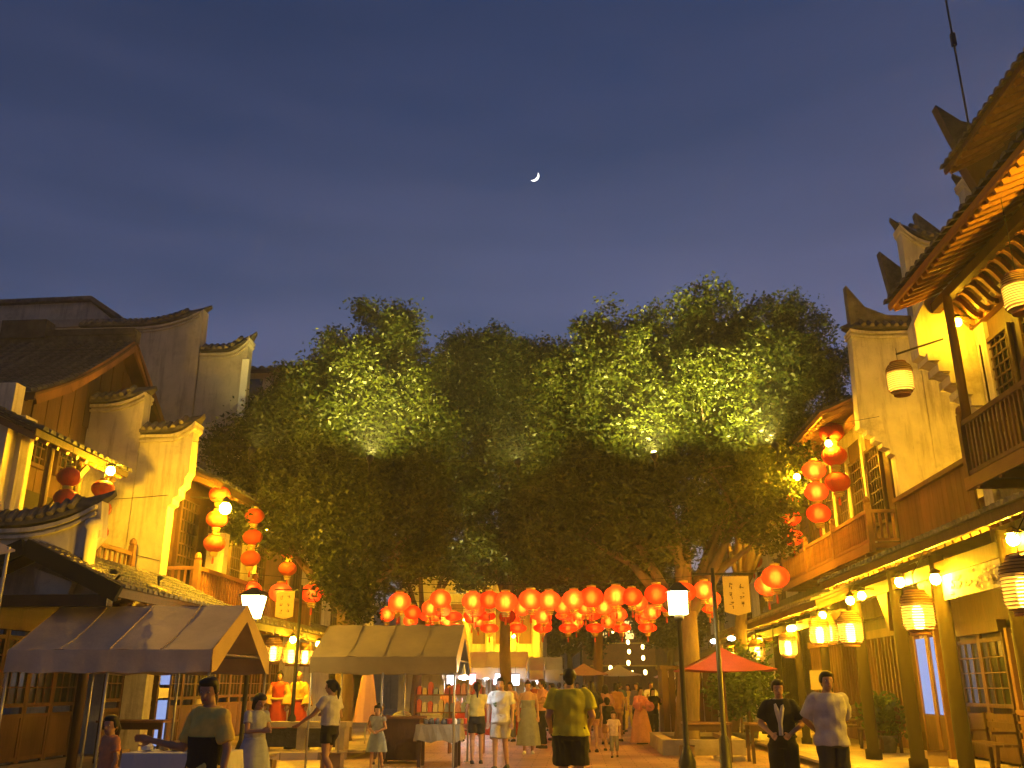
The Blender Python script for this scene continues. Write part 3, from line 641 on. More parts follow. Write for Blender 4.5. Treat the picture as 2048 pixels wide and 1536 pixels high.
part(MB().box(1.2, 5.6, 65.6, 65.9, 2.9, 4.3), 'sign_board', M['wood_red'], FE)
for z in (2.85, 4.35): part(MB().box(1.1, 5.7, 65.55, 65.95, z, z+.08), 'sign_frame', M['gold'], FE)
for i in range(4): part(MB().box(1.7+i*.95, 2.3+i*.95, 65.9, 66.02, 4.7, 5.9), 'window', M['warm_win'] if i in (0, 2) else M['glass'], FE)
roof(FE, (0, 65.0, 6.4), (1,0,0), (0,1,0), 8.6, 4, 2, pitch=.4)
END = thing('end_house', (-3, 82, 0), 'dark long house closing the far end of the street', 'house')
part(MB().box(-16, 16, 82, 92, 0, 8), 'wall', M['plaster_old'], END)
roof(END, (-16.5, 81, 7.8), (1,0,0), (0,1,0), 33, 6, 3, pitch=.5)
for i in range(10): part(MB().box(-13+i*2.7, -12+i*2.7, 81.9, 82.02, 3.2, 5), 'window', M['warm_win'] if i % 3 == 0 else M['glass'], END)

# ------------------------------------------------------------------ trees
def leaf_mesh(name, blobs, n_cl, per, size, seed, mt, rad=.36, lump=13):
    g = np.random.default_rng(seed)
    lumps = []                                             # break every mass of the crown into small upright clumps
    for b in blobs:
        for k in range(lump):
            d = g.normal(size=3); d /= np.linalg.norm(d); d[2] = d[2]*.9+.12
            q = np.array(b[:3]) + d*b[3]*g.uniform(.55, .98); lumps.append((*q, b[3]*g.uniform(.22, .42)))
        for k in range(3):
            d = g.normal(size=3); d[2] = abs(d[2])+.9; d /= np.linalg.norm(d)
            q = np.array(b[:3]) + d*b[3]*g.uniform(.92, 1.08); lumps.append((*q, b[3]*g.uniform(.13, .24)))
    c = np.array([b[:3] for b in lumps]); r = np.array([b[3] for b in lumps]); w = r**1.8; w /= w.sum()
    blobs = lumps
    idx = g.choice(len(blobs), n_cl, p=w)
    d = g.normal(size=(n_cl, 3)); d /= np.linalg.norm(d, axis=1)[:, None]
    rr = r[idx]*(.35 + .75*g.random(n_cl)**.7)
    cc = c[idx] + d*rr[:, None]*np.array([.95, .95, 1.3])
    cs = rad*(.55+.9*g.random(n_cl))
    off = g.normal(size=(n_cl, per, 3)); off *= (g.random((n_cl, per, 1))**.4)/np.linalg.norm(off, axis=2)[:, :, None]
    p = (cc[:, None, :] + off*cs[:, None, None]*np.array([1.15, 1.15, .8])).reshape(-1, 3)
    N = len(p)
    u = g.normal(size=(N, 3)); u[:, 2] *= .6; u[:, 2] -= .35; u /= np.linalg.norm(u, axis=1)[:, None]
    t = g.normal(size=(N, 3)); w_ = np.cross(u, t); w_ /= np.linalg.norm(w_, axis=1)[:, None]
    L = size*(.6+.8*g.random(N))[:, None]
    V = np.stack([p - u*L*.5, p + w_*L*.24, p + u*L*.5, p - w_*L*.24], 1).reshape(-1, 3)
    me = bpy.data.meshes.new(name); me.vertices.add(4*N); me.vertices.foreach_set('co', V.ravel().astype(np.float32))
    me.loops.add(4*N); me.loops.foreach_set('vertex_index', np.arange(4*N, dtype=np.int32))
    me.polygons.add(N); me.polygons.foreach_set('loop_start', np.arange(0, 4*N, 4, dtype=np.int32))
    me.materials.append(mt); me.update(calc_edges=True); return me
def tree(label, base, fork, blobs, n_cl, seed, r0=.3, per=34, size=.125, group=None, targets=9):
    t = thing('broadleaf_tree', (base[0], base[1], 0), label, 'tree', group)
    g = random.Random(seed); B = Vector((base[0], base[1], 0)); F = Vector(fork)
    pts = [B + (F-B)*s + Vector((math.sin(s*4+seed)*.08, math.cos(s*3)*.06, 0)) for s in (0, .08, .3, .6, 1)]
    tr = part(MB().tube(pts, [r0*1.5, r0*1.1, r0, r0*.92, r0*.85], 12), 'trunk', M['bark'], t, True)
    bl = sorted(blobs, key=lambda b: g.random())[:targets]
    for b in bl:
        e = Vector(b[:3]); s = F + Vector((0, 0, -.2)); m1 = s.lerp(e, .45) + Vector((g.uniform(-.3,.3), g.uniform(-.3,.3), .25)); m2 = s.lerp(e, .8) + Vector((g.uniform(-.3,.3), 0, .1))
        mb = MB().tube([s, s.lerp(m1, .5)+Vector((0,0,-.1)), m1, m2, e], [r0*.6, r0*.5, r0*.36, r0*.2, .03], 8)
        for k in range(4):
            q = m1.lerp(e, .2+.2*k); dd = Vector((g.uniform(-1,1), g.uniform(-1,1), g.uniform(-.2,.9)))*b[3]*.8
            mb.tube([q, q+dd*.5+Vector((0,0,.1)), q+dd], [.06, .04, .012], 5)
        part(mb, 'branch', M['bark'], t, True)
    me = leaf_mesh('crown', [(b[0]-base[0], b[1]-base[1], b[2], b[3]) for b in blobs], n_cl, per, size, seed, M['leaf'])
    c = bpy.data.objects.new('crown', me); COL.objects.link(c); c.parent = t; c['kind'] = 'stuff'
    return t
tree('big right-hand tree with pale branching trunk in the stone planter', (2.9, 24.8), (2.95, 24.8, 3.4),
     [(-.2,25,9.7,1.2),(.9,25,10.4,1.3),(2.0,25,11.0,1.3),(3.2,25,11.25,1.3),(4.4,25.2,11.45,1.25),(5.4,25.6,11.1,1.2),(5.6,26,10,1.5),(4,24,9.4,1.7),(2,24,8.8,1.8),(.2,25,8.2,1.7),(5.6,25.2,8.3,1.3),
      (3.4,23.6,7.2,1.6),(1.2,24.2,6.6,1.5),(4.9,24.5,6.4,1.2),(-.9,26,7.4,1.4),(2.6,24,5.6,1.1),(.2,25,5.4,1.1),(1.4,26,10,1.6),(3.4,26,10,1.8),(4.6,24.6,7.8,1.5),(5.6,25,6.9,1.2),(5.2,24.6,5.4,.9),(.6,24.4,7.2,1.5),(2.2,23.6,7.6,1.5),(-.6,25,5.9,1.2),(1.6,25,5.0,.9),(3.8,23.4,8.4,1.4),(1.0,24,9.2,1.4)], 5400, 11, .30)
tree('tree crown leaning over the roof of the second right-hand house', (4.6, 29), (5.2, 28.6, 4.5),
     [(6.5,26.6,11.9,1.0),(7.5,27,12.1,.9),(6.9,27,10.6,1.1),(8.1,28,11.0,1.0),(6.2,27.4,9.2,1.2),(5.4,28,8,1.3),(4.6,28.6,6.8,1.3),(5.8,27.8,10.2,1.1),(7.0,26.2,9.3,.9),(6.4,26.4,11,1.0)], 2000, 12, .2)
tree('left tree with lit crown top and low hanging leaves behind the khaki tent', (-6.3, 25.2), (-6.2, 25.2, 3.6),
     [(-5.8,26,11.9,1.15),(-4.9,26,10.9,1.0),(-6.9,26,10.9,1.1),(-7.9,26,10.2,1.0),(-8.7,25.6,9.4,.9),(-6.2,25,9.8,1.5),(-8.2,25,8.4,1.4),(-5,25,8.8,1.5),(-6.6,24.2,7.6,1.6),(-9.0,23.9,7.5,1.0),
      (-8.3,24,6.6,1.2),(-4.7,24.6,7,1.4),(-6.7,23.6,5.9,1.2),(-5.6,22.8,4.8,.95),(-5.4,22.3,3.9,.7),(-5.3,22.2,3.2,.45),(-4.4,25,5.6,1.0),(-7.4,24,5.2,.8),(-9.2,24,6.6,.8),(-8.6,23.6,5.6,.8),(-7.2,24.6,9,1.4),(-5.6,24.4,9.6,1.3),(-5.4,23.6,6.2,1.2),(-5.8,22.6,5.6,.9)], 4600, 13, .26)
tree('middle tree between the two lit crowns', (-2.3, 31), (-2.2, 31, 4.2),
     [(-3.9,31,12.8,1.0),(-2.7,31,12.9,1.1),(-1.5,31,12.4,1.1),(-.3,31,12.0,1.1),(-4.6,31,11.2,1.4),(-2.5,30,11,1.6),(-.2,30.6,10.8,1.6),(-3.6,30,9.2,1.8),(-1.4,30,8.8,1.8),(.9,31,9,1.6),(-4.4,30,7.4,1.5),(-2.3,29.6,6.9,1.5),(-.1,30,6.7,1.5),(1.6,31,6.8,1.3),(-2.8,29.6,5.4,1),(.2,30,5.2,.9),(-4.6,30,5.8,1.2),(-1.2,29.6,5.6,1.2),(1.4,30,5.6,1.1),(.6,30,7.8,1.4),(-3.3,30.2,12,1.3),(-1.9,30.2,11.8,1.3),(-.7,30.2,11.4,1.3),(-3.0,29.8,10,1.5),(-1.0,29.8,9.8,1.5)], 6200, 14, .2)
tree('far tree behind the middle of the lantern strings', (1.0, 37), (1.0, 37, 4.0),
     [(1.5,37,9.5,2.2),(-.6,37,8.6,2),(3.6,37,8.5,2.2),(1.5,36.4,6.6,1.8),(3.4,36.6,6.2,1.6),(-.8,36.5,6.4,1.6),(1.2,37,5,1.2),(2.6,36,5.2,1.2),(-1.8,36.6,5.4,1.2)], 1900, 15, .2, size=.16)
tree('far tree between the left tree and the lamp-lit house', (-6.4, 38), (-6.2, 38, 4.0),
     [(-6.4,38,9.6,2.2),(-8.4,38,8.6,1.9),(-4.6,38,8.8,2),(-6.4,37.4,6.8,1.7),(-4.4,37.6,6.6,1.5),(-8.4,38,6.4,1.5)], 1100, 16, .2, size=.16)
tree('far dark tree beside the far lit shop', (5.2, 52), (5.2, 52, 3.4), [(5.2,52,6.5,2.2),(3.4,52,6,1.6),(6.8,52,6.2,1.8),(4.6,51.5,4.6,1.3),(6.2,51.6,4.4,1.2)], 900, 17, .2, size=.19)
tree('far dark tree in the middle of the street end', (-.3, 56), (-.3, 56, 3.4), [(-.3,56,7,2.4),(1.8,56,6.4,1.8),(-.6,55.6,4.6,1.5),(1.6,56,4.4,1.2)], 800, 18, .2, size=.2)

# ------------------------------------------------------------------ lanterns and lamps
def round_lantern(label, group, lit, shellm=None, r=.30, h=.23):
    t = thing('red_lantern', (0,0,0), label, 'lantern', group)
    n = 24; mb = MB(); v, f = [], []; m = 9
    for i in range(m+1):
        p = .32 + (math.pi-.64)*i/m
        for k in range(n):
            g = 2*math.pi*k/n; q = r*math.sin(p)*(1 - (.035 if k % 2 else 0)); v.append((q*math.cos(g), q*math.sin(g), -h*math.cos(p)/math.cos(.32)))
    for i in range(m):
        for k in range(n): a, b = i*n+k, i*n+(k+1) % n; f.append((a, b, b+n, a+n))
    part(mb.add(v, f), 'shell', M[shellm or ('pap_red' if lit else 'red_dull')], t, True)
    wires = MB()
    for k in range(0, n, 2):
        g = 2*math.pi*k/n; wires.tube([(r*1.012*math.sin(p)*math.cos(g), r*1.012*math.sin(p)*math.sin(g), -h*math.cos(p)/math.cos(.32)) for p in [.32+(math.pi-.64)*i/7 for i in range(8)]], .0045, 3, False)
    part(wires, 'rib_wires', M['rib'], t)
    part(MB().lathe([(.10,h),(.115,h+.015),(.115,h+.05),(.03,h+.07)], n=14), 'top_cap', M['gold'], t, True)
    for i, rr in enumerate((.125, .11, .092)):
        z = -h-.03-.045*i; part(MB().lathe([(rr-.03,z-.012),(rr,z-.012),(rr,z+.012),(rr-.03,z+.012)], n=14), 'base_ring', M['gold'], t)
    part(MB().lathe([(.012,-h-.34),(.03,-h-.32),(.028,-h-.2),(.012,-h-.16),(.01,-h-.05)], n=8), 'tassel', M['red_dull'], t)
    part(MB().tube([(0,0,h+.06),(0,0,h+.2)], .006, 4), 'cord', M['metal_dk'], t)
    if lit: part(MB().ell((0,0,.0), (.095,.095,.10), 8, 4), 'bulb', M['bulb_red'], t)
    return t
def barrel_lantern(label, group):
    t = thing('barrel_lantern', (0,0,0), label, 'lantern', group)
    R0, H0 = .225, .29
    prof = []; nr = 15
    for i in range(nr*2+1):
        z = -H0+2*H0*i/(nr*2); a = abs(z)/H0; rr = R0*(1 - .38*max(0, (a-.55)/.45)**2)
        prof.append((rr - (.010 if i % 2 else 0), z))
    v, f = [], []; n = 22
    for r_, z in prof:
        for k in range(n): g = 2*math.pi*k/n; v.append((r_*math.cos(g), r_*math.sin(g), z))
    for i in range(len(prof)-1):
        for k in range(n): a, b = i*n+k, i*n+(k+1) % n; f.append((a, b, b+n, a+n))
    part(MB().add(v, f), 'shell', M['pap'], t)
    hoop = MB()
    for i in range(0, nr*2+1, 2): r_, z = prof[i]; hoop.lathe([(r_+.001,z-.005),(r_+.008,z-.004),(r_+.008,z+.004),(r_+.001,z+.005)], n=22)
    o = part(hoop, 'hoops', M['wood_mid'], t)
    for z in (H0, -H0-.03): part(MB().lathe([(.12,z),(.145,z),(.145,z+.03),(.12,z+.03)], n=18), 'rim', M['wood_red'], t)
    part(MB().tube([(0,0,H0+.02),(0,0,H0+.3)], .007, 4), 'cord', M['metal_dk'], t)
    part(MB().lathe([(.02,-.2),(.075,-.17),(.085,0),(.075,.12),(.02,.16)], (0,0,-.05), n=8), 'bulb', M['bulb_in'], t)
    return t
ST = [(0, None)]
def vary(m, lo, hi):                                       # lamps of one kind never burn equally bright
    n, l = m.node_tree.nodes, m.node_tree.links; e = [x for x in n if x.type == 'EMISSION'][0]; b = e.inputs[1].default_value
    oi = n.new("ShaderNodeObjectInfo"); mr = n.new("ShaderNodeMapRange"); mr.inputs[3].default_value = b*lo; mr.inputs[4].default_value = b*hi
    l.new(oi.outputs['Random'], mr.inputs[0]); l.new(mr.outputs[0], e.inputs[1])
vary(M['bulb_red'], .35, 1.6); vary(M['bulb_in'], .6, 1.3)
def cable(label, pts, r=.008): return solo(MB().tube(pts, r, 5), 'cable', M['metal_dk'], label, 'cable')
# strings of red lanterns across the street
proto_lit = round_lantern('x', 'x', True); proto_lit_used = [False]
proto_off = round_lantern('x', 'x', False); proto_off_used = [False]
def red(loc, lit=True, sc=1.0, label='', group=''):
    p, u = (proto_lit, proto_lit_used) if lit else (proto_off, proto_off_used)
    o = place(p, not u[0], loc, random.uniform(0, 3), sc, label, group); u[0] = True; return o
rows = [(24.0, -9.2, 5.4, 4.25, 3.86, 'front', [-8.55,-7.75,-6.9,-4.55,-3.45,-2.62,-2.18,-1.75,-1.1,-.62,.02,.48,1.12,1.52,2.15,2.85,3.4,5.0], True),
        (27.2, -9.2, 5.6, 4.25, 3.95, 'second', [-5.2,-4.2,-3.9,-2.9,-1.5,-.3,.35,.9,1.9,2.7,3.3,4.0,4.7], True),
        (31.0, -9.2, 5.6, 4.3, 4.0, 'third', [-6.3,-5.4,-4.6,-3.4,-2.2,-1.0,.2,1.5,2.6,3.6,4.5], True),
        (35.0, -9.2, 5.6, 4.3, 4.05, 'fourth', [-6.2,-4.8,-3.6,-2.3,-1.1,.1,1.3,2.6], True)]
ORD = ['first','second','third','fourth','fifth','sixth','seventh','eighth','ninth','tenth','eleventh','twelfth','thirteenth','fourteenth','fifteenth','sixteenth','seventeenth','eighteenth']
for Y, xa, xb, ze, zm, nm, xs, lit in rows:
    cz = lambda x: zm + (ze-zm)*((x-(xa+xb)/2)/((xb-xa)/2))**2
    cable(f'thin black cable carrying the {nm} string of red lanterns', [(xa+(xb-xa)*i/24, Y, cz(xa+(xb-xa)*i/24)+.18) for i in range(25)])
    for i, x in enumerate(xs):
        red((x, Y+random.uniform(-.12,.12), cz(x)-.24+random.uniform(-.05,.06)), True, random.uniform(.92,1.08) if Y < 25 else .95,
            f'lit red lantern, {ORD[i]} from the left on the {nm} string across the street', f'lanterns of the {nm} string')
# dull red lanterns, given inner bulbs, hung in pairs on a farther string
cable('thin black cable carrying the dim paired lanterns', [(-7+12*i/12, 33, 4.25-.12*math.sin(math.pi*i/12)) for i in range(13)])
sh2 = paper('far_red_silk', (.9,.06,.02), .04)
proto_pair = round_lantern('x', 'x', True, 'pap_dim', r=.34, h=.16); pu = [False]
for i, x in enumerate((-5.2,-4.3,-3.1,-2.1,-1.2,-.3,.65,1.6,2.5)):
    for k, dz in enumerate((0, -.42)):
        place(proto_pair, not pu[0], (x+.1*k, 33+.1*k, 3.9+dz), i*.4, .98, f'{"upper" if k == 0 else "lower"} flat red lantern of the {ORD[i]} pair from the left on the paired string', 'paired lanterns'); pu[0] = True
# stacks of red lanterns on the fronts of the houses
def stack(x, y, zs, lit, where, sc=1.0):
    cable(f'hanging cord of the lantern stack {where}', [(x, y, zs[0]+.3*sc), (x, y, zs[0]+(1.15 if y > 20 and x > 0 else .62))], .007)
    for i, z in enumerate(zs):
        pos = ['top', 'middle', 'bottom'][i] if len(zs) == 3 else ['upper', 'lower'][i]
        red((x, y, z), lit, sc, f'{"lit" if lit else "unlit"} red lantern, {pos} of the stack {where}', 'lantern stacks on house fronts')
stack(6.25, 23.1, (6.78, 6.22, 5.66), True, 'before the right balcony')
stack(6.15, 25.6, (6.55, 6.0, 5.45), True, 'beside the street lamp globe on the right', .95)
stack(6.75, 22.9, (7.72, 7.1, 6.42), False, 'in shade under the right eave', 1.05)
stack(5.9, 30.2, (6.5, 5.95, 5.4), False, 'farthest down the right side')
stack(-9.25, 15.75, (5.18, 4.78, 4.4), False, 'left of the pair under the lit pent roof', .72)
stack(-9.2, 16.9, (5.2, 4.8, 4.35), False, 'right of the pair under the lit pent roof', .72)
stack(-8.45, 20.9, (5.9, 5.3, 4.72), False, 'beside the left gable wall', .85)
stack(-8.3, 23.0, (5.75, 5.2, 4.65), False, 'behind the left street lamp', .85)
stack(-8.25, 26.0, (5.75, 5.25, 4.75), False, 'left of the low hanging leaves', .85)
red((5.05, 23.2, 4.1), True, 1.15, 'large lit red lantern at the right end of the strings', 'single red lanterns')
# cream barrel lanterns
pb = barrel_lantern('x', 'x'); pbu = [False]
for loc, lab in [((4.98,10.5,2.56),'ribbed cream barrel lantern cut by the right edge of the picture'), ((5.06,14.0,2.54),'ribbed cream barrel lantern hanging before the carved bracket'),
                 ((5.22,18.0,2.54),'ribbed cream barrel lantern over the man in the white shirt'), ((5.75,21.5,2.72),'cream barrel lantern just right of the one over the white shirt'),
                 ((5.42,21.0,2.66),'cream barrel lantern just left of the one over the white shirt'), ((5.38,24.0,2.5),'cream barrel lantern over the man in black'),
                 ((5.3,27.6,2.5),'cream barrel lantern beside the red parasol'), ((5.3,32,2.5),'farthest cream barrel lantern on the right'),
                 ((6.05,16.0,6.84),'cream barrel lantern on a bracket before the green-lit wall'), ((6.6,12.5,6.95),'cream barrel lantern under the orange eave at the right edge'),
                 ((-7.5,23.0,2.36),'cream barrel lantern nearest the grey tent'), ((-7.5,24.5,2.34),'middle cream barrel lantern left of the khaki tent'), ((-7.5,25.8,2.36),'cream barrel lantern nearest the khaki tent')]:
    place(pb, not pbu[0], loc, random.uniform(0,3), None, lab, 'cream barrel lanterns'); pbu[0] = True
    if loc[2] < 3: cable('hanging cord of the '+lab, [(loc[0], loc[1], loc[2]+.55), (loc[0]+(.25 if loc[0] > 0 else -.2), loc[1], 3.5 if loc[0] > 0 and loc[1] < 20 else 3.02)], .007)
    elif loc[1] < 13: cable('hanging cord of the '+lab, [(loc[0], loc[1], loc[2]+.55), (loc[0], loc[1], 8.6)], .007)
solo(MB().tube([(7.1,16.4,7.75),(6.05,16.0,7.32)], .02, 6), 'lantern_bracket', M['metal_dk'], 'thin iron bracket holding the upper barrel lantern', 'bracket')
# bare flood lamps on brackets
def flood(loc, label, m='bulb', r=.085, back=(.25,0,.12)):
    t = thing('flood_lamp', loc, label, 'lamp', 'bare flood lamps')
    x, y, z = loc
    part(MB().ell(loc, (r, r, r), 8, 5), 'bulb', M[m], t, True)
    b = Vector(loc) + Vector(back)
    part(MB().lathe([(.03,r*.8),(.09,r*.9),(.06,r*1.7),(.02,r*2)], loc, 10), 'housing', M['metal_dk'], t)
    part(MB().tube([Vector(loc)+Vector((0,0,r*1.6)), b], .014, 5), 'bracket', M['metal_dk'], t)
    return t
for a in [((-9.15,17.0,5.58),'bare lamp under the end of the left pent roof','bulb_m'), ((-8.0,20.2,5.42),'brightest bare lamp on the left before the lantern stacks','bulb_big',.14,(-.9,.1,.3)),
          ((-8.45,24.6,5.72),'bare lamp on a white pier left of the trees'), ((-7.3,23.9,2.66),'bare lamp above the left barrel lanterns','bulb_s'),
          ((-7.3,26.4,2.66),'bare lamp at the end of the left barrel lanterns','bulb_s'),
          ((5.85,26.4,6.45),'large bare lamp left of the red-lit stacks','bulb_big',.13), ((6.0,23.9,6.78),'bare lamp beside the top lit lantern of the right balcony','bulb_m'),
          ((6.55,22.6,7.35),'bare lamp among the unlit lanterns under the right eave','bulb_s'),
          ((7.35,16.25,8.02),'bare lamp at the end of the curved ribs','bulb_xs'), ((5.75,14.95,3.12),'very bright lamp on the carved frieze','bulb_m'), ((5.8,12.3,3.34),'bare lamp above the nearest barrel lantern','bulb_m'),
          ((5.8,16.7,3.26),'bare lamp above the bracket lantern','bulb_m'), ((5.75,19.6,3.2),'bare lamp at the end of the near canopy','bulb_m'), ((5.7,22.4,2.95),'bare lamp under the farther canopy, nearest','bulb_s'),
          ((5.7,25.0,2.95),'bare lamp under the farther canopy, second','bulb_s'), ((5.5,31,2.75),'bare lamp over the red parasol'),
          ((8.25,17.65,6.6),'bare lamp in the gap lighting the stepped fire wall','bulb_m'), ((5.6,18.3,3.18),'dim bare lamp behind the barrel lantern over the white shirt','bulb_xs'), ((5.5,20.9,3.0),'dim bare lamp at the joint of the two canopies','bulb_xs'), ((5.5,23.8,2.9),'dim bare lamp over the man in black','bulb_xs'), ((5.5,28.2,2.8),'dim bare lamp far under the farther canopy','bulb_xs'), ((7.45,10.2,8.0),'bare lamp under the orange eave near the right edge'),
          ((-5.2,44.5,4.6),'far bare lamp seen through the left leaves'), ((-3.0,46.4,3.9),'far lamp lighting the yellow house, left','bulb_s'), ((-1.3,46.2,4.4),'far lamp lighting the yellow house, right','bulb_xs'),
          ((-7.9,29,6.3),'lamp glinting through the left tree','bulb_s'), ((8.2,13.0,9.9),'lamp on the lower roof lighting the upper eave','bulb_s')]:
    flood(*a)
# added floodlights: tree beams from a made-up span wire, small porch washers
def spot(loc, target, power, ang, label, col=(1,.84,.22), hm='metal_dk', k=1.0):
    t = thing('added_floodlight', loc, label, 'floodlight', 'tree floodlights')
    d = (Vector(target)-Vector(loc)).normalized()
    part(MB().tube([Vector(loc)-d*.28*k, Vector(loc)-d*.1*k, Vector(loc)], [.06*k,.1*k,.13*k], 12), 'housing', M[hm], t, True)
    part(MB().tube([Vector(loc)-d*.2, Vector(loc)-d*.2*k-Vector((0,0,.35*k))], .02, 6), 'bracket', M['metal_dk'], t)
    L = bpy.data.lights.new('floodlight_beam', 'SPOT'); L.energy = power; L.color = col; L.spot_size = R(ang); L.spot_blend = 1.0; L.shadow_soft_size = .05
    o = bpy.data.objects.new('floodlight_beam', L); COL.objects.link(o); o.parent = t; o.location = d*.12; o.rotation_euler = d.to_track_quat('-Z', 'Y').to_euler()
for fx, fz, tx, tz, pw, nm in ((-7.4,6.75,-7.2,11.6,800,'leftmost'), (-4.6,6.5,-5.4,12.4,8200,'second from the left'), (-1.2,6.35,-2.2,10.5,2600,'middle'), (1.9,6.45,1.9,12.0,8800,'second from the right'), (4.6,6.65,3.9,12.0,7400,'rightmost')):
    spot((fx,19.95,fz), (tx,25.4,tz), pw, 74, f'dark added tree floodlight on the added span wire, {nm}', (1,.80,.16), k=.7)
cable('thin added span wire across the street before the trees', [(-8.9+15.9*i/20, 20.05-.0*i, 7.0-.75*math.sin(math.pi*i/20)+.3*i/20) for i in range(21)], .006)  # wire made up to carry the floodlights added for the crowns
spot((-3.6,26.5,2.2), (-2.2,30,10.0), 1500, 60, 'tree floodlight on a stake under the middle tree')
spot((-7.5,14.45,3.3), (-8.9,15.0,3.95), 55, 120, 'small wall washer at the foot of the porch column', SOD, k=.4)
spot((-7.35,15.9,3.35), (-8.0,18.5,3.2), 90, 120, 'small wall washer over the porch tiles', SOD, k=.4)
# street lamps
def lamp_post(label, x, y, ztop, zbot, w0, w1, hz):
    t = thing('street_lamp', (x, y, hz), label, 'street lamp')
    part(MB().lathe([(.14,hz),(.14,hz+.35),(.08,hz+.5),(.045,hz+.6),(.04,zbot-.12),(.07,zbot-.1),(.09,zbot-.02),(.05,zbot)], (x,y,0), 12), 'post', M['metal_dk'], t, True)
    v = [(x+i*w1, y+j*w1, zbot) for i, j in ((-1,-1),(1,-1),(1,1),(-1,1))] + [(x+i*w0, y+j*w0, ztop) for i, j in ((-1,-1),(1,-1),(1,1),(-1,1))]
    part(MB().add(v, [(3,2,1,0),(4,5,6,7),(0,1,5,4),(1,2,6,5),(2,3,7,6),(3,0,4,7)]), 'glass', M['lampglass'], t)
    for i, j in ((-1,-1),(1,-1),(1,1),(-1,1)):
        part(MB().tube([(x+i*w1, y+j*w1, zbot),(x+i*w0, y+j*w0, ztop)], .012, 5), 'frame_bar', M['metal_dk'], t)
    e = w0+.04
    v = [(x+i*e, y+j*e, ztop) for i, j in ((-1,-1),(1,-1),(1,1),(-1,1))] + [(x+i*.05, y+j*.05, ztop+.16) for i, j in ((-1,-1),(1,-1),(1,1),(-1,1))]
    part(MB().add(v, [(3,2,1,0),(4,5,6,7),(0,1,5,4),(1,2,6,5),(2,3,7,6),(3,0,4,7)]), 'cap', M['metal_dk'], t)
    return t
lamp_post('glowing tapered street lamp rising behind the grey tent', -6.0, 17.0, 3.12, 2.72, .185, .12, 0)
lamp_post('glowing square street lamp before the big right tree', 1.8, 16.0, 3.05, 2.68, .155, .15, 0)
def brush_mark(c, size, parent, m, seed):                 # worn brush strokes, too faded to read
    g = random.Random(seed); mb = MB(); h = size/2
    for k in range(6):
        hz_ = k % 2 == 0
        p = Vector((g.uniform(-.25,.25)*size, 0, g.uniform(-.8,.8)*h)); l_ = g.uniform(.35,.85)*h
        d = Vector((l_, 0, g.uniform(-.15,.15)*l_)) if hz_ else Vector((g.uniform(-.3,.3)*l_, 0, l_))
        mb.beam(Vector(c)+p-d*.6, Vector(c)+p+d*.6, .003, size*g.uniform(.07,.13))
    return part(mb, 'brush_mark', m, parent)
def banner_pole(label, x, y, hz, side, zt):
    t = thing('banner_pole', (x, y, hz), label, 'pole')
    part(MB().lathe([(.15,hz),(.15,hz+.06),(.10,hz+.1),(.09,hz+.68),(.045,hz+.75),(.035,zt)], (x,y,0), 12), 'post', M['metal_dk'], t, True)
    part(MB().tube([(x-side*.35,y,zt-.1),(x+side*.68,y,zt-.1)], .018, 6), 'arm', M['metal_dk'], t)
    x0, x1 = sorted((x+side*.16, x+side*.6)); zb = zt-.8
    b = part(MB().prism_xz([(x0,zt-.14),(x1,zt-.14),(x1,zb+.06),((x0+x1)/2,zb),(x0,zb+.06)], y-.012, y+.012), 'banner', M['trim_or'], t)
    for k in range(2):
        for i in range(3): brush_mark((x0+.13+(x1-x0-.26)*k, y-.0145, zt-.3-.16*i), .11, t, M['ink'], k*7+i+int(x*10))
    return t
banner_pole('thin dark pole with tan banner between the lamp-lit square lantern and red parasol', 2.42, 16.0, 0, 1, 3.45)
banner_pole('thin dark pole with tan banner between the two tents', -6.6, 22.0, .15, -1, 3.85)
# moon: a lit crescent far beyond
mo = MB(); c = Vector((-38.2, 1000, 617.2)); d = c.normalized(); rt = Vector((0,0,1)).cross(d).normalized()*-1; up = d.cross(rt)*-1
rt = d.cross(Vector((0,0,1))).normalized(); up = rt.cross(d)
v, f = [], []; rad = 6.4; ax = (rt*.72 - up*.70).normalized(); ay = (rt*.70 + up*.72).normalized(); n = 24
for i in range(n+1):
    g = -math.pi/2 + math.pi*i/n
    o_ = ax*math.cos(g)*rad + ay*math.sin(g)*rad; i_ = ax*math.cos(g)*rad*.60 + ay*math.sin(g)*rad
    v += [c+o_, c+i_, c+o_+d*1.5, c+i_+d*1.5]
for i in range(n):
    k = i*4; f += [(k, k+1, k+5, k+4), (k+2, k+6, k+7, k+3), (k, k+4, k+6, k+2), (k+1, k+3, k+7, k+5)]
solo(MB().add(v, f), 'moon', emit('moonlight', (1,.93,.80), 4), 'thin white crescent moon in the dusk sky', 'moon')

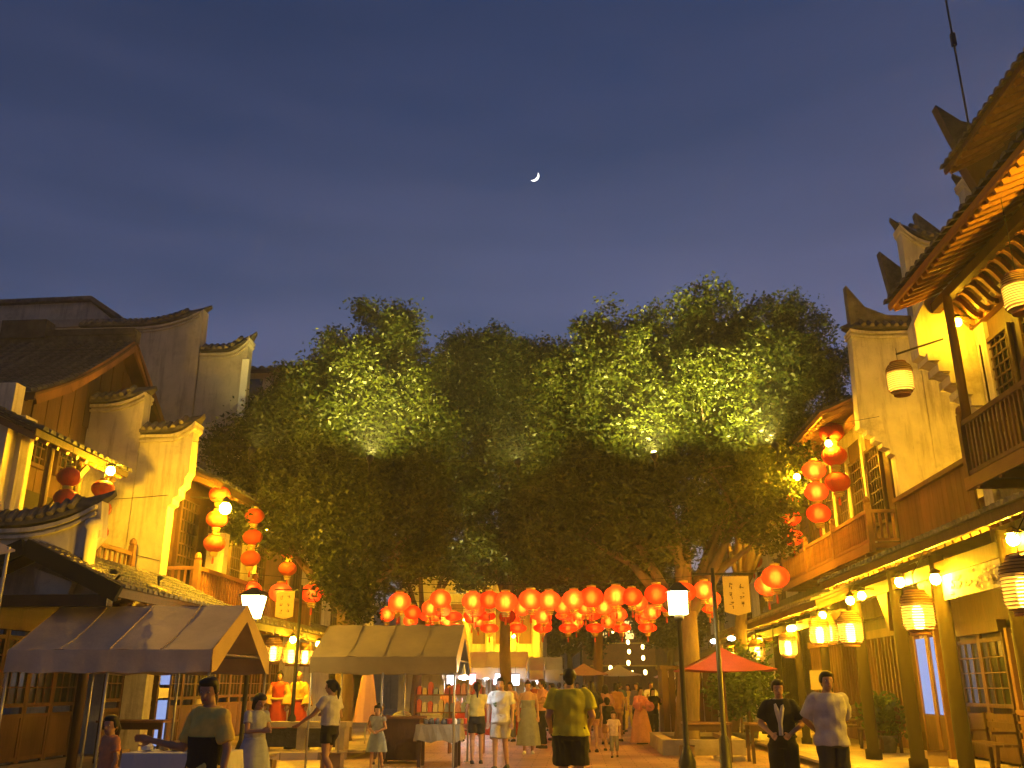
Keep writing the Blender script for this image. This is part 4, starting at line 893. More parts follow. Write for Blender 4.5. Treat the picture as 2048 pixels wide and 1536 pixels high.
# ------------------------------------------------------------------ tents and stalls
def tent(label, x0, x1, y0, y1, ze, zr, cloth, trim, val=.3, zb=0):
    t = thing('market_tent', ((x0+x1)/2, (y0+y1)/2, zb), label, 'tent'); ym = (y0+y1)/2
    def slope(ya, yb, za, zb_, nx=48, ny=14):
        v, f = [], []
        for j in range(ny+1):
            for i in range(nx+1):
                u, w = i/nx, j/ny
                sag = -.07*abs(math.sin(math.pi*u*2))*math.sin(math.pi*w) - .014*math.sin(u*19+ya)*math.sin(w*5+u*4) - .008*math.sin(u*41+w*9)
                v.append((x0+(x1-x0)*u, ya+(yb-ya)*w, za+(zb_-za)*w+sag))
        for j in range(ny):
            for i in range(nx): a = j*(nx+1)+i; f.append((a, a+1, a+nx+2, a+nx+1))
        return MB().add(v, f)
    part(slope(y0, ym, ze, zr), 'canopy', M[cloth], t, True)
    part(slope(y1, ym, ze, zr), 'canopy', M[cloth], t, True)
    for u in (.25, .5, .75): part(MB().tube([(x0+(x1-x0)*u, y0+(ym-y0)*w, ze+(zr-ze)*w+.012-.07*abs(math.sin(math.pi*u*2))*math.sin(math.pi*w)) for w in [i/8 for i in range(9)]], .012, 5), 'seam', M[cloth], t)
    for yy, s in ((y0, -1), (y1, 1)):
        v, f = [], []; n = 40
        for i in range(n+1):
            x = x0+(x1-x0)*i/n; w = .012*math.sin(i*1.1)+.01*math.sin(i*.43)
            v += [(x, yy+s*.005, ze+.004), (x, yy+s*(.012+w*.4), ze-val*.5), (x, yy+s*(.02+w), ze-val+.012*math.sin(i*.7))]
        for i in range(n): k = i*3; f += [(k, k+3, k+4, k+1), (k+1, k+4, k+5, k+2)]
        part(MB().add(v, f), 'valance', M[cloth], t, True)
    for xx, s in ((x0, -1), (x1, 1)):
        d = .19
        v = [(xx+s*.006, y0, ze), (xx+s*.006, ym, zr+.02), (xx+s*.006, y1, ze), (xx+s*.02, y1, ze-val), (xx+s*.02, y1-d, ze-val*.9), (xx+s*.02, ym, zr-d*1.35), (xx+s*.02, y0+d, ze-val*.9), (xx+s*.02, y0, ze-val)]
        part(MB().add(v, [(0,1,5,6),(1,2,4,5),(2,3,4),(0,6,7)]), 'gable_trim', M[trim], t)
    pm_ = MB().tube([(0,0,zb),(0,0,ze)], .022, 8).mesh('pole', M['metal'], True)
    fm_ = MB().box(-.07,.07,-.07,.07,zb,zb+.015).mesh('foot', M['metal'])
    for xx in (x0+.03, (x0+x1)/2, x1-.03):
        for yy in (y0+.04, y1-.04): q = put('pole', pm_, (xx, yy, 0), t); put('foot', fm_, (xx, yy, 0), q)
    for xx in (x0+.03, x1-.03):
        part(MB().tube([(xx, y0+.04, ze-.03), (xx, ym, zr-.04), (xx, y1-.04, ze-.03)], .018, 6), 'rafter_tube', M['metal'], t)
        part(MB().tube([(xx, y0+.04, ze-.05), (xx, y1-.04, ze-.05)], .016, 6), 'tie_tube', M['metal'], t)
    part(MB().tube([(x0, ym, zr-.03), (x1, ym, zr-.03)], .018, 6), 'ridge_tube', M['metal'], t)
    for yy in (y0+.04, y1-.04): part(MB().tube([(x0, yy, ze-.04), (x1, yy, ze-.04)], .018, 6), 'eave_tube', M['metal'], t)
    return t
tent('grey pitched market tent at the left front with tan gable edging', -8.45, -5.32, 13.5, 16.1, 2.02, 2.76, 'tent_grey', 'trim_or', .32)
tent('khaki pitched market tent below the hanging leaves', -5.12, -2.27, 18.0, 20.5, 2.05, 2.72, 'tent_olive', 'trim_or', .3)
tent('pale market tent with lit underside beyond the khaki tent', -4.4, -1.62, 31.5, 34.0, 2.1, 2.66, 'tent_white', 'tent_white', .34)
tent('second pale market tent farther down the street', -3.6, -1.2, 36.5, 38.5, 2.1, 2.6, 'tent_white', 'tent_white', .34)
tent('third pale market tent farthest down the street', -3.3, -.55, 41.0, 43.2, 2.2, 2.75, 'tent_white', 'tent_white', .5)
def tube_lamp(loc, label, w=.5, m='white_l'):
    t = thing('tent_lamp', loc, label, 'lamp', 'white tent lamps'); x, y, z = loc
    part(MB().ell((x, y, z-.05), (w*.5, .06, .035), 10, 5), 'bulb', M[m], t, True)
    part(MB().lathe([(.02,.0),(.05,.0),(.03,.08),(.008,.2)], loc, 8), 'holder', M['metal'], t)
    return t
tube_lamp((-2.15, 18.3, 1.72), 'white lamp at the right pole of the khaki tent', .2)
tube_lamp((-3.9, 31.8, 1.85), 'white lamp under the left end of the pale tent', .6); tube_lamp((-2.9, 31.8, 1.85), 'white lamp under the middle of the pale tent', .6)
tube_lamp((-2.6, 37, 1.85), 'white lamp under the second pale tent', .5); tube_lamp((-1.6, 41.5, 1.8), 'white lamp under the third pale tent', .5)
for i, (x, y) in enumerate(((-8.2, 20.5), (-7.6, 20.6))): pass
# red parasol
def parasol(label, x, y, hw, ze, zt, cloth, base=0):
    t = thing('parasol', (x, y, base), label, 'parasol')
    cs = [(-hw,-hw),(hw,-hw),(hw,hw),(-hw,hw)]
    for i in range(4):
        a, b = cs[i], cs[(i+1) % 4]; v, f = [], []; n = 6
        for j in range(n+1):
            u = j/n; z = ze+(zt-ze)*u - .05*math.sin(math.pi*u)
            for k in range(n+1):
                w = k/n; px, py = (a[0]+(b[0]-a[0])*w)*(1-u), (a[1]+(b[1]-a[1])*w)*(1-u)
                v.append((x+px, y+py, z - .05*math.sin(math.pi*w)*(1-u)))
        for j in range(n):
            for k in range(n): q = j*(n+1)+k; f.append((q, q+1, q+n+2, q+n+1))
        part(MB().add(v, f), 'panel', M[cloth], t)
        part(MB().tube([(x, y, zt-.05), (x+a[0]*.98, y+a[1]*.98, ze-.03)], .012, 5), 'rib', M['wood_mid'], t)
    part(MB().tube([(x, y, base), (x, y, zt+.06)], .03, 8), 'pole', M['wood_mid'], t, True)
    part(MB().box(x-.3, x+.3, y-.3, y+.3, base, base+.08), 'foot', M['stone_lt'], t)
    return t
parasol('large red square parasol over the tables right of the big tree', 3.3, 21.3, 1.0, 1.86, 2.34, 'red_cloth')
parasol('small yellow parasol far down the street behind the man in yellow', .35, 36, .9, 1.95, 2.35, 'trim_or')
parasol('small pale parasol just right of the yellow parasol', 1.75, 38, .9, 1.95, 2.35, 'tent_white')
parasol('pale parasol beside the dark wooden booth', 4.2, 34, 1.3, 1.85, 2.5, 'tent_white')
for i, (p, l) in enumerate((((3.05,20.6,2.44),'white spot lamp on the left of the red parasol top'), ((3.42,20.6,2.5),'white spot lamp on the right of the red parasol top'))):
    t = thing('spot_lamp', p, l, 'lamp'); part(MB().ell(p, (.09,.06,.05), 8, 5), 'bulb', M['white_s'], t); part(MB().tube([p, (p[0], p[1]+.5, p[2]-.1)], .012, 5), 'bracket', M['metal_dk'], t)
# stone planter round the big tree
SP = thing('stone_planter', (2.95, 24.0, 0), 'low square stone planter at the foot of the big right tree', 'planter')
for (a, b, c_, d_) in ((2.0,3.9,22.6,22.85),(2.0,3.9,26.15,26.4),(2.0,2.25,22.85,26.15),(3.65,3.9,22.85,26.15)):
    part(MB().box(a, b, c_, d_, 0, .34), 'stone', M['stone_lt'], SP)
part(MB().box(2.25, 3.65, 22.85, 26.15, 0, .24), 'soil', M['dark'], SP)
# stone bench planter on the left terrace
SB = thing('stone_bench', (-6.2, 21.7, .15), 'stone bench with dark carved panels before the left shop', 'bench')
part(MB().box(-7.3, -5.2, 21.55, 22.15, .62, .74), 'seat', M['stone_lt'], SB)
for x in (-7.2, -6.25, -5.35): part(MB().box(x-.1, x+.1, 21.62, 22.1, .15, .62), 'leg', M['stone_lt'], SB)
part(MB().box(-7.1, -6.35, 21.7, 21.76, .2, .6).box(-6.15, -5.45, 21.7, 21.76, .2, .6), 'panel', M['tile'], SB)
# tables
def table(label, x0, x1, y0, y1, z, zb, cloth=None, drop=.3, top='wood_mid', shelf=False):
    t = thing('table', ((x0+x1)/2, (y0+y1)/2, zb), label, 'table')
    part(MB().box(x0, x1, y0, y1, z-.04, z), 'top', M[top], t)
    for xx in (x0+.06, x1-.06):
        for yy in (y0+.06, y1-.06): part(MB().box(xx-.03, xx+.03, yy-.03, yy+.03, zb, z-.04), 'leg', M['wood'], t)
    part(MB().box(x0+.08, x1-.08, y0+.07, y0+.1, z-.16, z-.04), 'apron', M['wood'], t)
    if cloth:
        v, f = [], []; n = 32; per = [(x0-.01,y0-.01),(x1+.01,y0-.01),(x1+.01,y1+.01),(x0-.01,y1+.01)]
        pts = []
        for i in range(4):
            a, b = per[i], per[(i+1) % 4]
            for k in range(n//4): u = k/(n//4); pts.append((a[0]+(b[0]-a[0])*u, a[1]+(b[1]-a[1])*u))
        cx, cy_ = (x0+x1)/2, (y0+y1)/2
        for i, (px, py) in enumerate(pts):
            fl = .04+.03*math.sin(i*2.1); dx, dy = px-cx, py-cy_; L = math.hypot(dx, dy)
            v += [(px, py, z+.008), (px+dx/L*fl, py+dy/L*fl, z-drop+.03*math.sin(i*1.7))]
        for i in range(n): a, b = 2*i, 2*((i+1) % n); f.append((a, b, b+1, a+1))
        f.append(tuple(range(0, 2*n, 2)))
        part(MB().add(v, f), 'cloth', M[cloth], t)
    return t
table('white-draped stall table beside the woman in yellow and black', -4.55, -3.55, 9.5, 10.1, .86, 0, 'tent_white', .5)
table('khaki-draped table under the right end of the khaki tent', -3.15, -2.3, 18.9, 19.5, .78, 0, 'tent_olive', .3)
table('dark table under the red parasol', 2.3, 3.3, 20.6, 21.3, .78, 0)
table('dark table under the right side of the red parasol', 3.6, 4.5, 20.3, 21.0, .78, 0)
table('brown table before the panelled doors on the left', -9.0, -7.7, 17.5, 18.2, .9, .15)
CT = thing('counter', (-3.7, 20.2, 0), 'dark brown counter box under the khaki tent', 'counter')
part(MB().box(-4.1, -3.25, 19.9, 20.5, .06, .86), 'body', M['wood'], CT); part(MB().box(-4.15, -3.2, 19.85, 20.55, .86, .9), 'top', M['wood_mid'], CT)
g_ = random.Random(3)
for i in range(14):
    x, y = -3.0+.065*i*.9, 19.05+g_.random()*.35
    solo(MB().lathe([(.03,.79),(.045,.80),(.05,.83+g_.random()*.06),(.02,.88+g_.random()*.03)], (x,y,0), 8), 'trinket', M[g_.choice(['gold','red_dull','white','tile'])], f'small trinket, {ORD[i]} from the left on the khaki-draped table', 'trinket', 'trinkets on the draped table')
for i in range(6):
    x, y = -4.45+i*.15, 9.6+g_.random()*.3
    solo(MB().lathe([(.03,.87),(.06,.88),(.065,.92),(.02,.95)], (x,y,0), 10), 'food_parcel', M[g_.choice(['trim_or','white'])], f'small food parcel, {ORD[i]} from the left on the white-draped stall table', 'parcel', 'parcels on the white-draped table')
# wooden benches on the right terrace and a dark booth
def bench(label, x, y, rz, zb, L=1.5):
    t = thing('wooden_bench', (0,0,0), label, 'bench')
    for k in range(3): part(MB().box(-L/2, L/2, -.2+k*.14, -.2+k*.14+.12, .42, .46), 'seat_slat', M['wood'], t)
    for k in range(3): part(MB().box(-L/2, L/2, .24, .27, .55+k*.14, .55+k*.14+.1), 'back_slat', M['wood'], t)
    for xx in (-L/2+.1, L/2-.1):
        part(MB().beam((xx,-.18,0),(xx,-.14,.42),.06,.06), 'leg', M['wood'], t); part(MB().beam((xx,.24,0),(xx,.23,.95),.06,.06), 'leg', M['wood'], t)
        part(MB().box(xx-.03,xx+.03,-.2,.24,.62,.66), 'armrest', M['wood'], t)
    t.location = (x, y, zb); t.rotation_euler.z = rz; return t
bench('dark wooden bench before the slatted shop front, nearer', 6.9, 22.6, R(-90), .12, 1.7)
bench('dark wooden bench before the slatted shop front, farther', 6.9, 25.6, R(-90), .12, 1.7)
bench('wooden bench under the near canopy at the right edge', 7.2, 17.4, R(-90), .12, 1.4)
BO = thing('wooden_booth', (3.3, 29, 0), 'dark upright plank booth behind the trunk of the big tree', 'booth')
for i in range(8): part(MB().box(2.6+i*.2, 2.78+i*.2, 28.5, 28.55, 0, 2.0), 'plank', M['wood'], BO)
part(MB().box(2.55, 4.25, 28.45, 30.0, 2.0, 2.1), 'roof', M['wood'], BO)
part(MB().box(2.6, 2.66, 28.55, 29.9, 0, 2.0).box(4.12, 4.18, 28.55, 29.9, 0, 2.0), 'side', M['wood'], BO)
MS = thing('menu_board', (4.75, 18.5, 0), 'small olive board on a post behind the man in the white shirt', 'sign')
part(MB().box(4.5, 4.85, 18.48, 18.51, 1.45, 1.8), 'board', M['tent_olive'], MS); part(MB().tube([(4.68,18.53,.0),(4.68,18.53,1.75)], .02, 6), 'post', M['metal_dk'], MS)
# shrubs on the right terrace
def shrub(label, x, y, zb, h, r, seed, n=90):
    t = thing('potted_shrub', (x, y, zb), label, 'plant')
    part(MB().lathe([(.16,zb),(.24,zb+.3),(.26,zb+.36),(.22,zb+.36),(.2,zb+.3)], (x,y,0), 14), 'pot', M['tile'], t, True)
    part(MB().tube([(x,y,zb+.3),(x+.03,y,zb+h*.6)], .03, 6), 'stem', M['bark'], t)
    me = leaf_mesh('foliage', [(0,0,h*.72,r),(r*.4,0,h*.5,r*.8),(-r*.4,.1,h*.55,r*.8)], n, 16, .15, seed, M['green'], .22)
    c = bpy.data.objects.new('foliage', me); COL.objects.link(c); c.parent = t; c['kind'] = 'stuff'
shrub('large leafy shrub in a pot under the farther canopy', 4.9, 27.5, .0, 2.6, .85, 31, 200)
shrub('leafy shrub in a pot beside the red parasol', 4.35, 25.6, .0, 2.2, .7, 32, 150)
shrub('potted shrub by the blue doorway on the right', 6.9, 22.0, .12, 1.2, .3, 34)
# hanging gown and the two costume mannequins
GN = thing('hanging_gown', (-5.3, 24, .15), 'long pale pink gown hanging on a stand under the khaki tent', 'gown')
v, f = [], []; n = 28
for j in range(9):
    u = j/8; z = 2.0-1.35*u; r_ = .10+.20*u**.8
    for k in range(n): g = 2*math.pi*k/n; rr = r_*(1+.10*u*math.sin(k*2.2)); v.append((-5.3+rr*math.cos(g), 24+rr*.6*math.sin(g), z))
for j in range(8):
    for k in range(n): a, b = j*n+k, j*n+(k+1) % n; f.append((a, b, b+n, a+n))
part(MB().add(v, f), 'gown', mat('pink_silk', (.62,.35,.30), .6, .1), GN, True)
part(MB().tube([(-5.3,24,.15),(-5.3,24,2.1)], .02, 6), 'stand', M['metal'], GN)

# ------------------------------------------------------------------ people
def remesh(mb, vox, smooth=3, fold=0.0, seed=0):
    me = mb.mesh('tmp', None); o = bpy.data.objects.new('tmp', me); TS.collection.objects.link(o)
    r = o.modifiers.new('r', 'REMESH'); r.mode = 'VOXEL'; r.voxel_size = vox
    s = o.modifiers.new('s', 'SMOOTH'); s.iterations = smooth; s.factor = .5
    dg = scratch_graph()
    ev = o.evaluated_get(dg); out = bpy.data.meshes.new_from_object(ev)
    bpy.data.objects.remove(o); bpy.data.meshes.remove(me)
    n = len(out.vertices)
    if fold and n:
        co = np.empty(n*3, np.float32); out.vertices.foreach_get('co', co); co = co.reshape(-1, 3)
        nr = np.empty(n*3, np.float32); out.vertices.foreach_get('normal', nr); nr = nr.reshape(-1, 3)
        a = np.sin(co[:,0]*31+seed+np.sin(co[:,2]*9)*2)*np.sin(co[:,2]*17+co[:,1]*23+seed*2) + .7*np.sin(co[:,2]*34+co[:,0]*14+seed)
        out.vertices.foreach_set('co', (co + nr*(a*fold)[:, None]).ravel().astype(np.float32))
    out.shade_smooth(); return out
CLOTH = {}
def cloth_mat(c, rough=.85):
    k = tuple(c)
    if k not in CLOTH: CLOTH[k] = mat('cloth', c, rough, .18, 9, .15, 60)
    return CLOTH[k]
SKIN = mat('skin', (.42,.24,.15), .55, .08, 12); HAIR = mat('black_hair', (.010,.008,.007), .5, .3, 40); EYE = mat('dark_eye', (.01,.008,.006), .3); LIP = mat('lips', (.35,.10,.08), .5); EYEW = mat('eye_white', (.7,.68,.64), .4)
def person(label, loc, face, H=1.65, arms=None, legs=None, wear=(), hair='short', vox=.012, head=1.0, girth=1.0, look=0, lean=0, tilt=0, nod=0, shoes=(.03,.03,.03), group=None, name='person', holds=None):
    """local frame: x to the person's right, y forward, z up, drawn for 1.70 m and then scaled"""
    t = thing(name, (0,0,0), label, 'person' if name == 'person' else 'mannequin', group)
    G = girth
    A = {'R': ((.235,-.02,1.13),(.245,.06,.88)), 'L': ((-.235,-.02,1.13),(-.245,.06,.88))}
    if arms: A.update(arms)
    Lg = {'R': ((.10,.02,.49),(.10,-.02,.085)), 'L': ((-.10,.02,.49),(-.10,-.02,.085))}
    if legs: Lg.update(legs)
    tors = [(.84,.155,.115),(.92,.165,.122),(1.02,.140,.108),(1.14,.148,.112),(1.26,.168,.118),(1.36,.175,.105),(1.42,.135,.085),(1.46,.065,.062)]
    def ring_loft(mb, rings, infl=0, ly=0):
        n = 16; v, f = [], []
        for z, rx, ry in rings:
            for k in range(n): g = 2*math.pi*k/n; v.append((math.cos(g)*(rx*G+infl), ly + lean*max(0, z-.9) + math.sin(g)*(ry*G+infl), z))
        for i in range(len(rings)-1):
            for k in range(n): a, b = i*n+k, i*n+(k+1) % n; f.append((a, b, b+n, a+n))
        f += [tuple(range(n-1,-1,-1)), tuple(range((len(rings)-1)*n, len(rings)*n))]
        mb.add(v, f)
    ly = lambda z: lean*max(0, z-.9)
    sh = {s: Vector((m*.165*G, ly(1.39), 1.385)) for s, m in (('R',1),('L',-1))}
    hp = {s: Vector((m*.088*G, 0, .88)) for s, m in (('R',1),('L',-1))}
    b = MB(); ring_loft(b, tors)
    hc = Vector((0, .025+ly(1.6)+nod*.06, 1.592-nod*.02)); HR = Matrix.Rotation(look, 3, 'Z') @ Matrix.Rotation(-nod, 3, 'X') @ Matrix.Rotation(tilt, 3, 'Y')
    def hp_(x, y, z): return hc + HR @ (Vector((x, y, z))*head)
    b.caps((0, ly(1.42), 1.42), .056, hc + Vector((0,-.012,-.05)), .052)
    b.ell(hp_(0,0,.02), (.074*head,.092*head,.098*head), 14, 10, HR); b.ell(hp_(0,.022,-.045), (.058*head,.066*head,.068*head), 12, 8, HR)
    b.caps(hp_(0,.088,.012), .010*head, hp_(0,.104,-.022), .015*head, 6)
    for s in (-1, 1): b.ell(hp_(s*.076,-.008,-.005), (.012*head,.02*head,.03*head), 8, 6, HR); b.ell(hp_(s*.03,.072,.03), (.022*head,.014*head,.008*head), 8, 5, HR)
    fine = vox < .011
    for s in 'RL':
        e, w = Vector(A[s][0]), Vector(A[s][1]); m = 1 if s == 'R' else -1
        b.caps(sh[s], .052*G, e, .038*G); b.caps(e, .038*G, w, .026)
        d = (w-e).normalized(); side = d.cross(Vector((0,1,0))); side = (side if side.length > .1 else Vector((1,0,0))).normalized(); pn = d.cross(side).normalized()
        b.caps(w, .024, w+d*.075, .027); b.caps(w+d*.03+side*.018, .018, w+d*.08+side*.022, .017); b.caps(w+d*.03-side*.018, .018, w+d*.08-side*.022, .017)
        cr = pn*(-1 if pn.y < 0 else 1)
        for k, (o_, ln) in enumerate(((-.030,.058),(-.010,.075),(.010,.080),(.030,.070))):
            p0 = w+d*.085+side*o_; p1 = p0+d*ln*.55+cr*.006; p2 = p1+d*ln*.38+cr*.022
            b.caps(p0, .0095, p1, .0088, 6); b.caps(p1, .0088, p2, .0075, 6)
        q = w+d*.03+side*.03*-m; b.caps(q, .011, q+d*.04-side*m*.025+cr*.015, .010, 6); b.caps(q+d*.04-side*m*.025+cr*.015, .010, q+d*.075-side*m*.024+cr*.028, .008, 6)
        k, a = Vector(Lg[s][0]), Vector(Lg[s][1])
        b.caps(hp[s], .086*G, k, .056*G); b.caps(k, .054*G, k.lerp(a, .35)+Vector((0,-.012,0)), .054*G); b.caps(k.lerp(a, .35)+Vector((0,-.012,0)), .052*G, a, .036)
        b.caps(a+Vector((0,-.02,-.045)), .034, a+Vector((m*.015,.12,-.055)), .030)
    me = remesh(b, vox, 2); me.materials.append(SKIN)
    S = H/1.70
    def child(nm, me_, mt=None):
        if mt is not None: me_.materials.clear(); me_.materials.append(mt)
        o = bpy.data.objects.new(nm, me_); COL.objects.link(o); o.parent = t; return o
    child('body', me)
    vw = max(vox*1.1, .011)
    for gi, g in enumerate(wear):
        kind, col = g[0], g[1]; mb = MB()
        if kind in ('shirt', 'top'):
            hem, sl, loose = g[2], g[3], (g[4] if len(g) > 4 else .022)
            neck = 1.455 if kind == 'shirt' else g[5]
            rs = [(hem, float(np.interp(hem, [r[0] for r in tors], [r[1] for r in tors])), float(np.interp(hem, [r[0] for r in tors], [r[2] for r in tors])))] + [r for r in tors if hem+.03 < r[0] < neck] + ([(neck, .085, .078)] if kind == 'shirt' else [])
            rs[0] = (rs[0][0], rs[0][1]+.012, rs[0][2]+.012)
            ring_loft(mb, rs, loose)
            if sl > 0:
                for s in 'RL':
                    e, w = Vector(A[s][0]), Vector(A[s][1])
                    mb.ell(sh[s], (.062*G+loose*.4,)*3)
                    en = sh[s].lerp(e, min(sl, 1)); mb.tube([sh[s], en], [.06*G+loose*.6, .05*G+loose], 12)
                    if sl > 1: mb.ell(e, (.048*G+loose*.5,)*3); mb.tube([e, e.lerp(w, sl-1)], [.045*G+loose*.6, .036+loose*.7], 12)
            child('shirt', remesh(mb, vw, 2, .007, gi*3+len(label)), cloth_mat(col))
        elif kind in ('shorts', 'trousers'):
            top, fr, loose = g[2], g[3], (g[4] if len(g) > 4 else .022)
            rs = [(z, float(np.interp(z, [r[0] for r in tors], [r[1] for r in tors])), float(np.interp(z, [r[0] for r in tors], [r[2] for r in tors]))) for z in (.83, .9, top)]
            ring_loft(mb, rs, loose*.7)
            for s in 'RL':
                k, a = Vector(Lg[s][0]), Vector(Lg[s][1]); mb.ell(hp[s]+Vector((0,0,-.02)), (.095*G+loose*.4,.1*G+loose*.4,.1*G))
                en = hp[s].lerp(k, min(fr, 1)); mb.tube([hp[s], en], [.092*G+loose*.6, (.075 if fr < 1 else .06)*G+loose], 14)
                if fr > 1:
                    mb.ell(k, (.06*G+loose,)*3); e2 = k.lerp(a, fr-1); mb.tube([k, k.lerp(a, .5*(fr-1)), e2], [.058*G+loose, .056*G+loose*.9, .045*G+loose], 14)
            child('trousers' if kind == 'trousers' else 'shorts', remesh(mb, vw, 2, .006, gi*5+len(label)), cloth_mat(col))
        elif kind == 'skirt':
            top, hem, rad = g[2], g[3], g[4]; n = 40; v, f = [], []; J = 12
            tx = float(np.interp(top, [r[0] for r in tors], [r[1] for r in tors])) + .02; ty = float(np.interp(top, [r[0] for r in tors], [r[2] for r in tors])) + .02
            for j in range(J+1):
                u = j/J; z = top+(hem-top)*u
                for k in range(n):
                    gg = 2*math.pi*k/n; fo = 1+.07*u*math.sin(k*2*math.pi*7/n+len(label))
                    v.append(((tx*G*(1-u)+rad*u**.8)*fo*math.cos(gg) if True else 0, ly(z) + (ty*G*(1-u)+rad*.8*u**.8)*fo*math.sin(gg), z))
            for j in range(J):
                for k in range(n): a, b2 = j*n+k, j*n+(k+1) % n; f.append((a, b2, b2+n, a+n))
            f.append(tuple(range(n)))
            m_ = MB().add(v, f).mesh('skirt', cloth_mat(col), True); child('skirt', m_)
        elif kind == 'sleeves':                        # wide hanging sleeves
            for s in 'RL':
                e, w = Vector(A[s][0]), Vector(A[s][1]); mb.tube([sh[s], e, w], [.075, .10, .16], 14)
            child('sleeves', remesh(mb, vw, 2, .006), cloth_mat(col))
        elif kind == 'strap':
            child('strap', MB().tube([Vector(p) for p in g[2]], g[3], 6).mesh('strap', cloth_mat(col)))
        elif kind == 'apron':
            hem, top = g[2], g[3]; n = 18; v, f = [], []; J = 8
            for j in range(J+1):
                z = hem+(top-hem)*j/J
                rx = float(np.interp(z, [r[0] for r in tors], [r[1] for r in tors]))*G+.034; ry = float(np.interp(z, [r[0] for r in tors], [r[2] for r in tors]))*G+.036
                if z < .86: rx += (.86-z)*.12; ry += (.86-z)*.12
                for k in range(n+1): gg = R(-28) + R(236)*k/n; v.append((rx*math.cos(gg), ly(z)+ry*math.sin(gg), z))
            for j in range(J):
                for k in range(n): a = j*(n+1)+k; f.append((a, a+1, a+n+2, a+n+1))
            child('apron', MB().add(v, f).mesh('apron', cloth_mat(col), True))
    if shoes:
        for s in 'RL':
            a = Vector(Lg[s][1]); m = 1 if s == 'R' else -1; mb = MB()
            mb.caps(a+Vector((0,-.035,-.042)), .042, a+Vector((m*.012,.13,-.048)), .038)
            mb.box(a.x-.045, a.x+.045, a.y-.07, a.y+.165, a.z-.085, a.z-.055)
            child('shoe', remesh(mb, .013, 2), cloth_mat(shoes))
    # hair
    if hair:
        hb = MB(); hb.ell(hp_(0,-.022,.042), (.084*head,.092*head,.088*head), 14, 9, HR); hb.ell(hp_(0,.022,.082), (.080*head,.074*head,.046*head), 14, 8, HR)
        for s in (-1, 1): hb.ell(hp_(s*.070,-.012,.025), (.022*head,.055*head,.06*head), 8, 6, HR)
        hb.ell(hp_(0,-.05,-.02), (.068*head,.055*head,.075*head), 12, 7, HR)
        if hair == 'long':
            hb.caps(hp_(0,-.065,-.02), .062*head, hp_(0,-.10,-.24), .045*head)
            for s in (-1, 1): hb.caps(hp_(s*.065,-.03,0), .03*head, hp_(s*.075,-.055,-.18), .022*head)
        if hair == 'tail': hb.caps(hp_(0,-.10,.05), .034*head, hp_(0,-.15,-.04), .036*head); hb.caps(hp_(0,-.15,-.04), .036*head, hp_(0,-.135,-.20), .018*head)
        if hair == 'bun': hb.ell(hp_(0,-.07,.12), (.042*head,)*3)
        if hair == 'bob':
            for s in (-1, 1): hb.caps(hp_(s*.07,-.02,.02), .032*head, hp_(s*.072,-.01,-.09), .026*head)
            hb.caps(hp_(0,-.07,0), .06*head, hp_(0,-.06,-.10), .05*head)
        if hair == 'cap':
            pass
        child('hair', remesh(hb, vw, 1), HAIR)
    for s in (-1, 1):
        child('eye', MB().ell(hp_(s*.031,.079,.008), (.013*head,.008*head,.006*head), 8, 5, HR).mesh('eye', EYEW, True))
        child('iris', MB().ell(hp_(s*.031,.085,.008), (.006*head,.004*head,.006*head), 8, 5, HR).mesh('iris', EYE, True))
    child('mouth', MB().ell(hp_(0,.086,-.055), (.022*head,.006*head,.007*head), 8, 5, HR).mesh('mouth', LIP, True))
    t.location = loc; t.rotation_euler.z = R(face); t.scale = (S, S, S)
    return t
# facing: 0 looks away up the street (+Y), 180 looks at the camera, 90 looks left
BLK = (.014,.014,.015); WHT = (.55,.54,.50); YEL = (.74,.57,.12); GREY = (.20,.21,.21)
person('woman in yellow polo and black apron reaching out over the white-draped table', (-3.0, 7.7, 0), 148, 1.57, vox=.0085, hair='tail', look=R(32), nod=.22,
       arms={'R': ((.285,.03,1.11),(.45,.24,1.17)), 'L': ((-.25,-.03,1.12),(-.26,.02,.86))},
       wear=[('shirt', YEL, .95, .82, .026), ('apron', BLK, .45, 1.21), ('trousers', BLK, 1.0, 1.9)])
person('small girl in orange shirt at the lower left under the grey tent', (-4.95, 10.0, 0), 140, 1.18, head=1.25, vox=.010, hair='tail', look=R(30),
       wear=[('shirt', (.58,.24,.12), .88, .6), ('shorts', (.25,.20,.18), 1.0, .8)])
person('girl in pale blue-grey dress at the right end of the grey tent, looking down', (-4.3, 12.7, 0), 235, 1.40, head=1.12, vox=.010, hair='bob', nod=.4,
       arms={'R': ((.22,.08,1.14),(.08,.27,1.15)), 'L': ((-.22,.08,1.14),(-.08,.27,1.15))}, wear=[('shirt', (.36,.38,.44), 1.0, .5), ('skirt', (.34,.37,.46), 1.06, .35, .34)])
person('woman in white shirt and black shorts walking left before the khaki tent', (-3.88, 15.0, 0), 65, 1.60, vox=.010, hair='tail', look=R(15),
       arms={'L': ((-.25,.16,1.16),(-.33,.36,1.02)), 'R': ((.24,-.02,1.12),(.16,.22,1.14))}, legs={'R': ((.10,.14,.50),(.10,.16,.085)), 'L': ((-.10,-.02,.49),(-.10,-.26,.13))},
       wear=[('shorts', BLK, 1.04, .45), ('shirt', WHT, .98, .55, .03)], shoes=(.5,.48,.44))
person('little girl in grey-blue dress with hands at her waist before the khaki tent', (-3.74, 18.0, 0), 170, 1.14, head=1.3, hair='tail', vox=.011,
       arms={'R': ((.25,.02,1.14),(.10,.14,1.06)), 'L': ((-.25,.02,1.14),(-.10,.14,1.06))}, legs={'R': ((.10,.10,.5),(.12,.10,.085)), 'L': ((-.1,-.04,.49),(-.12,-.16,.1))},
       wear=[('shirt', (.30,.32,.33), 1.0, .3), ('skirt', (.22,.26,.28), 1.05, .52, .30)])
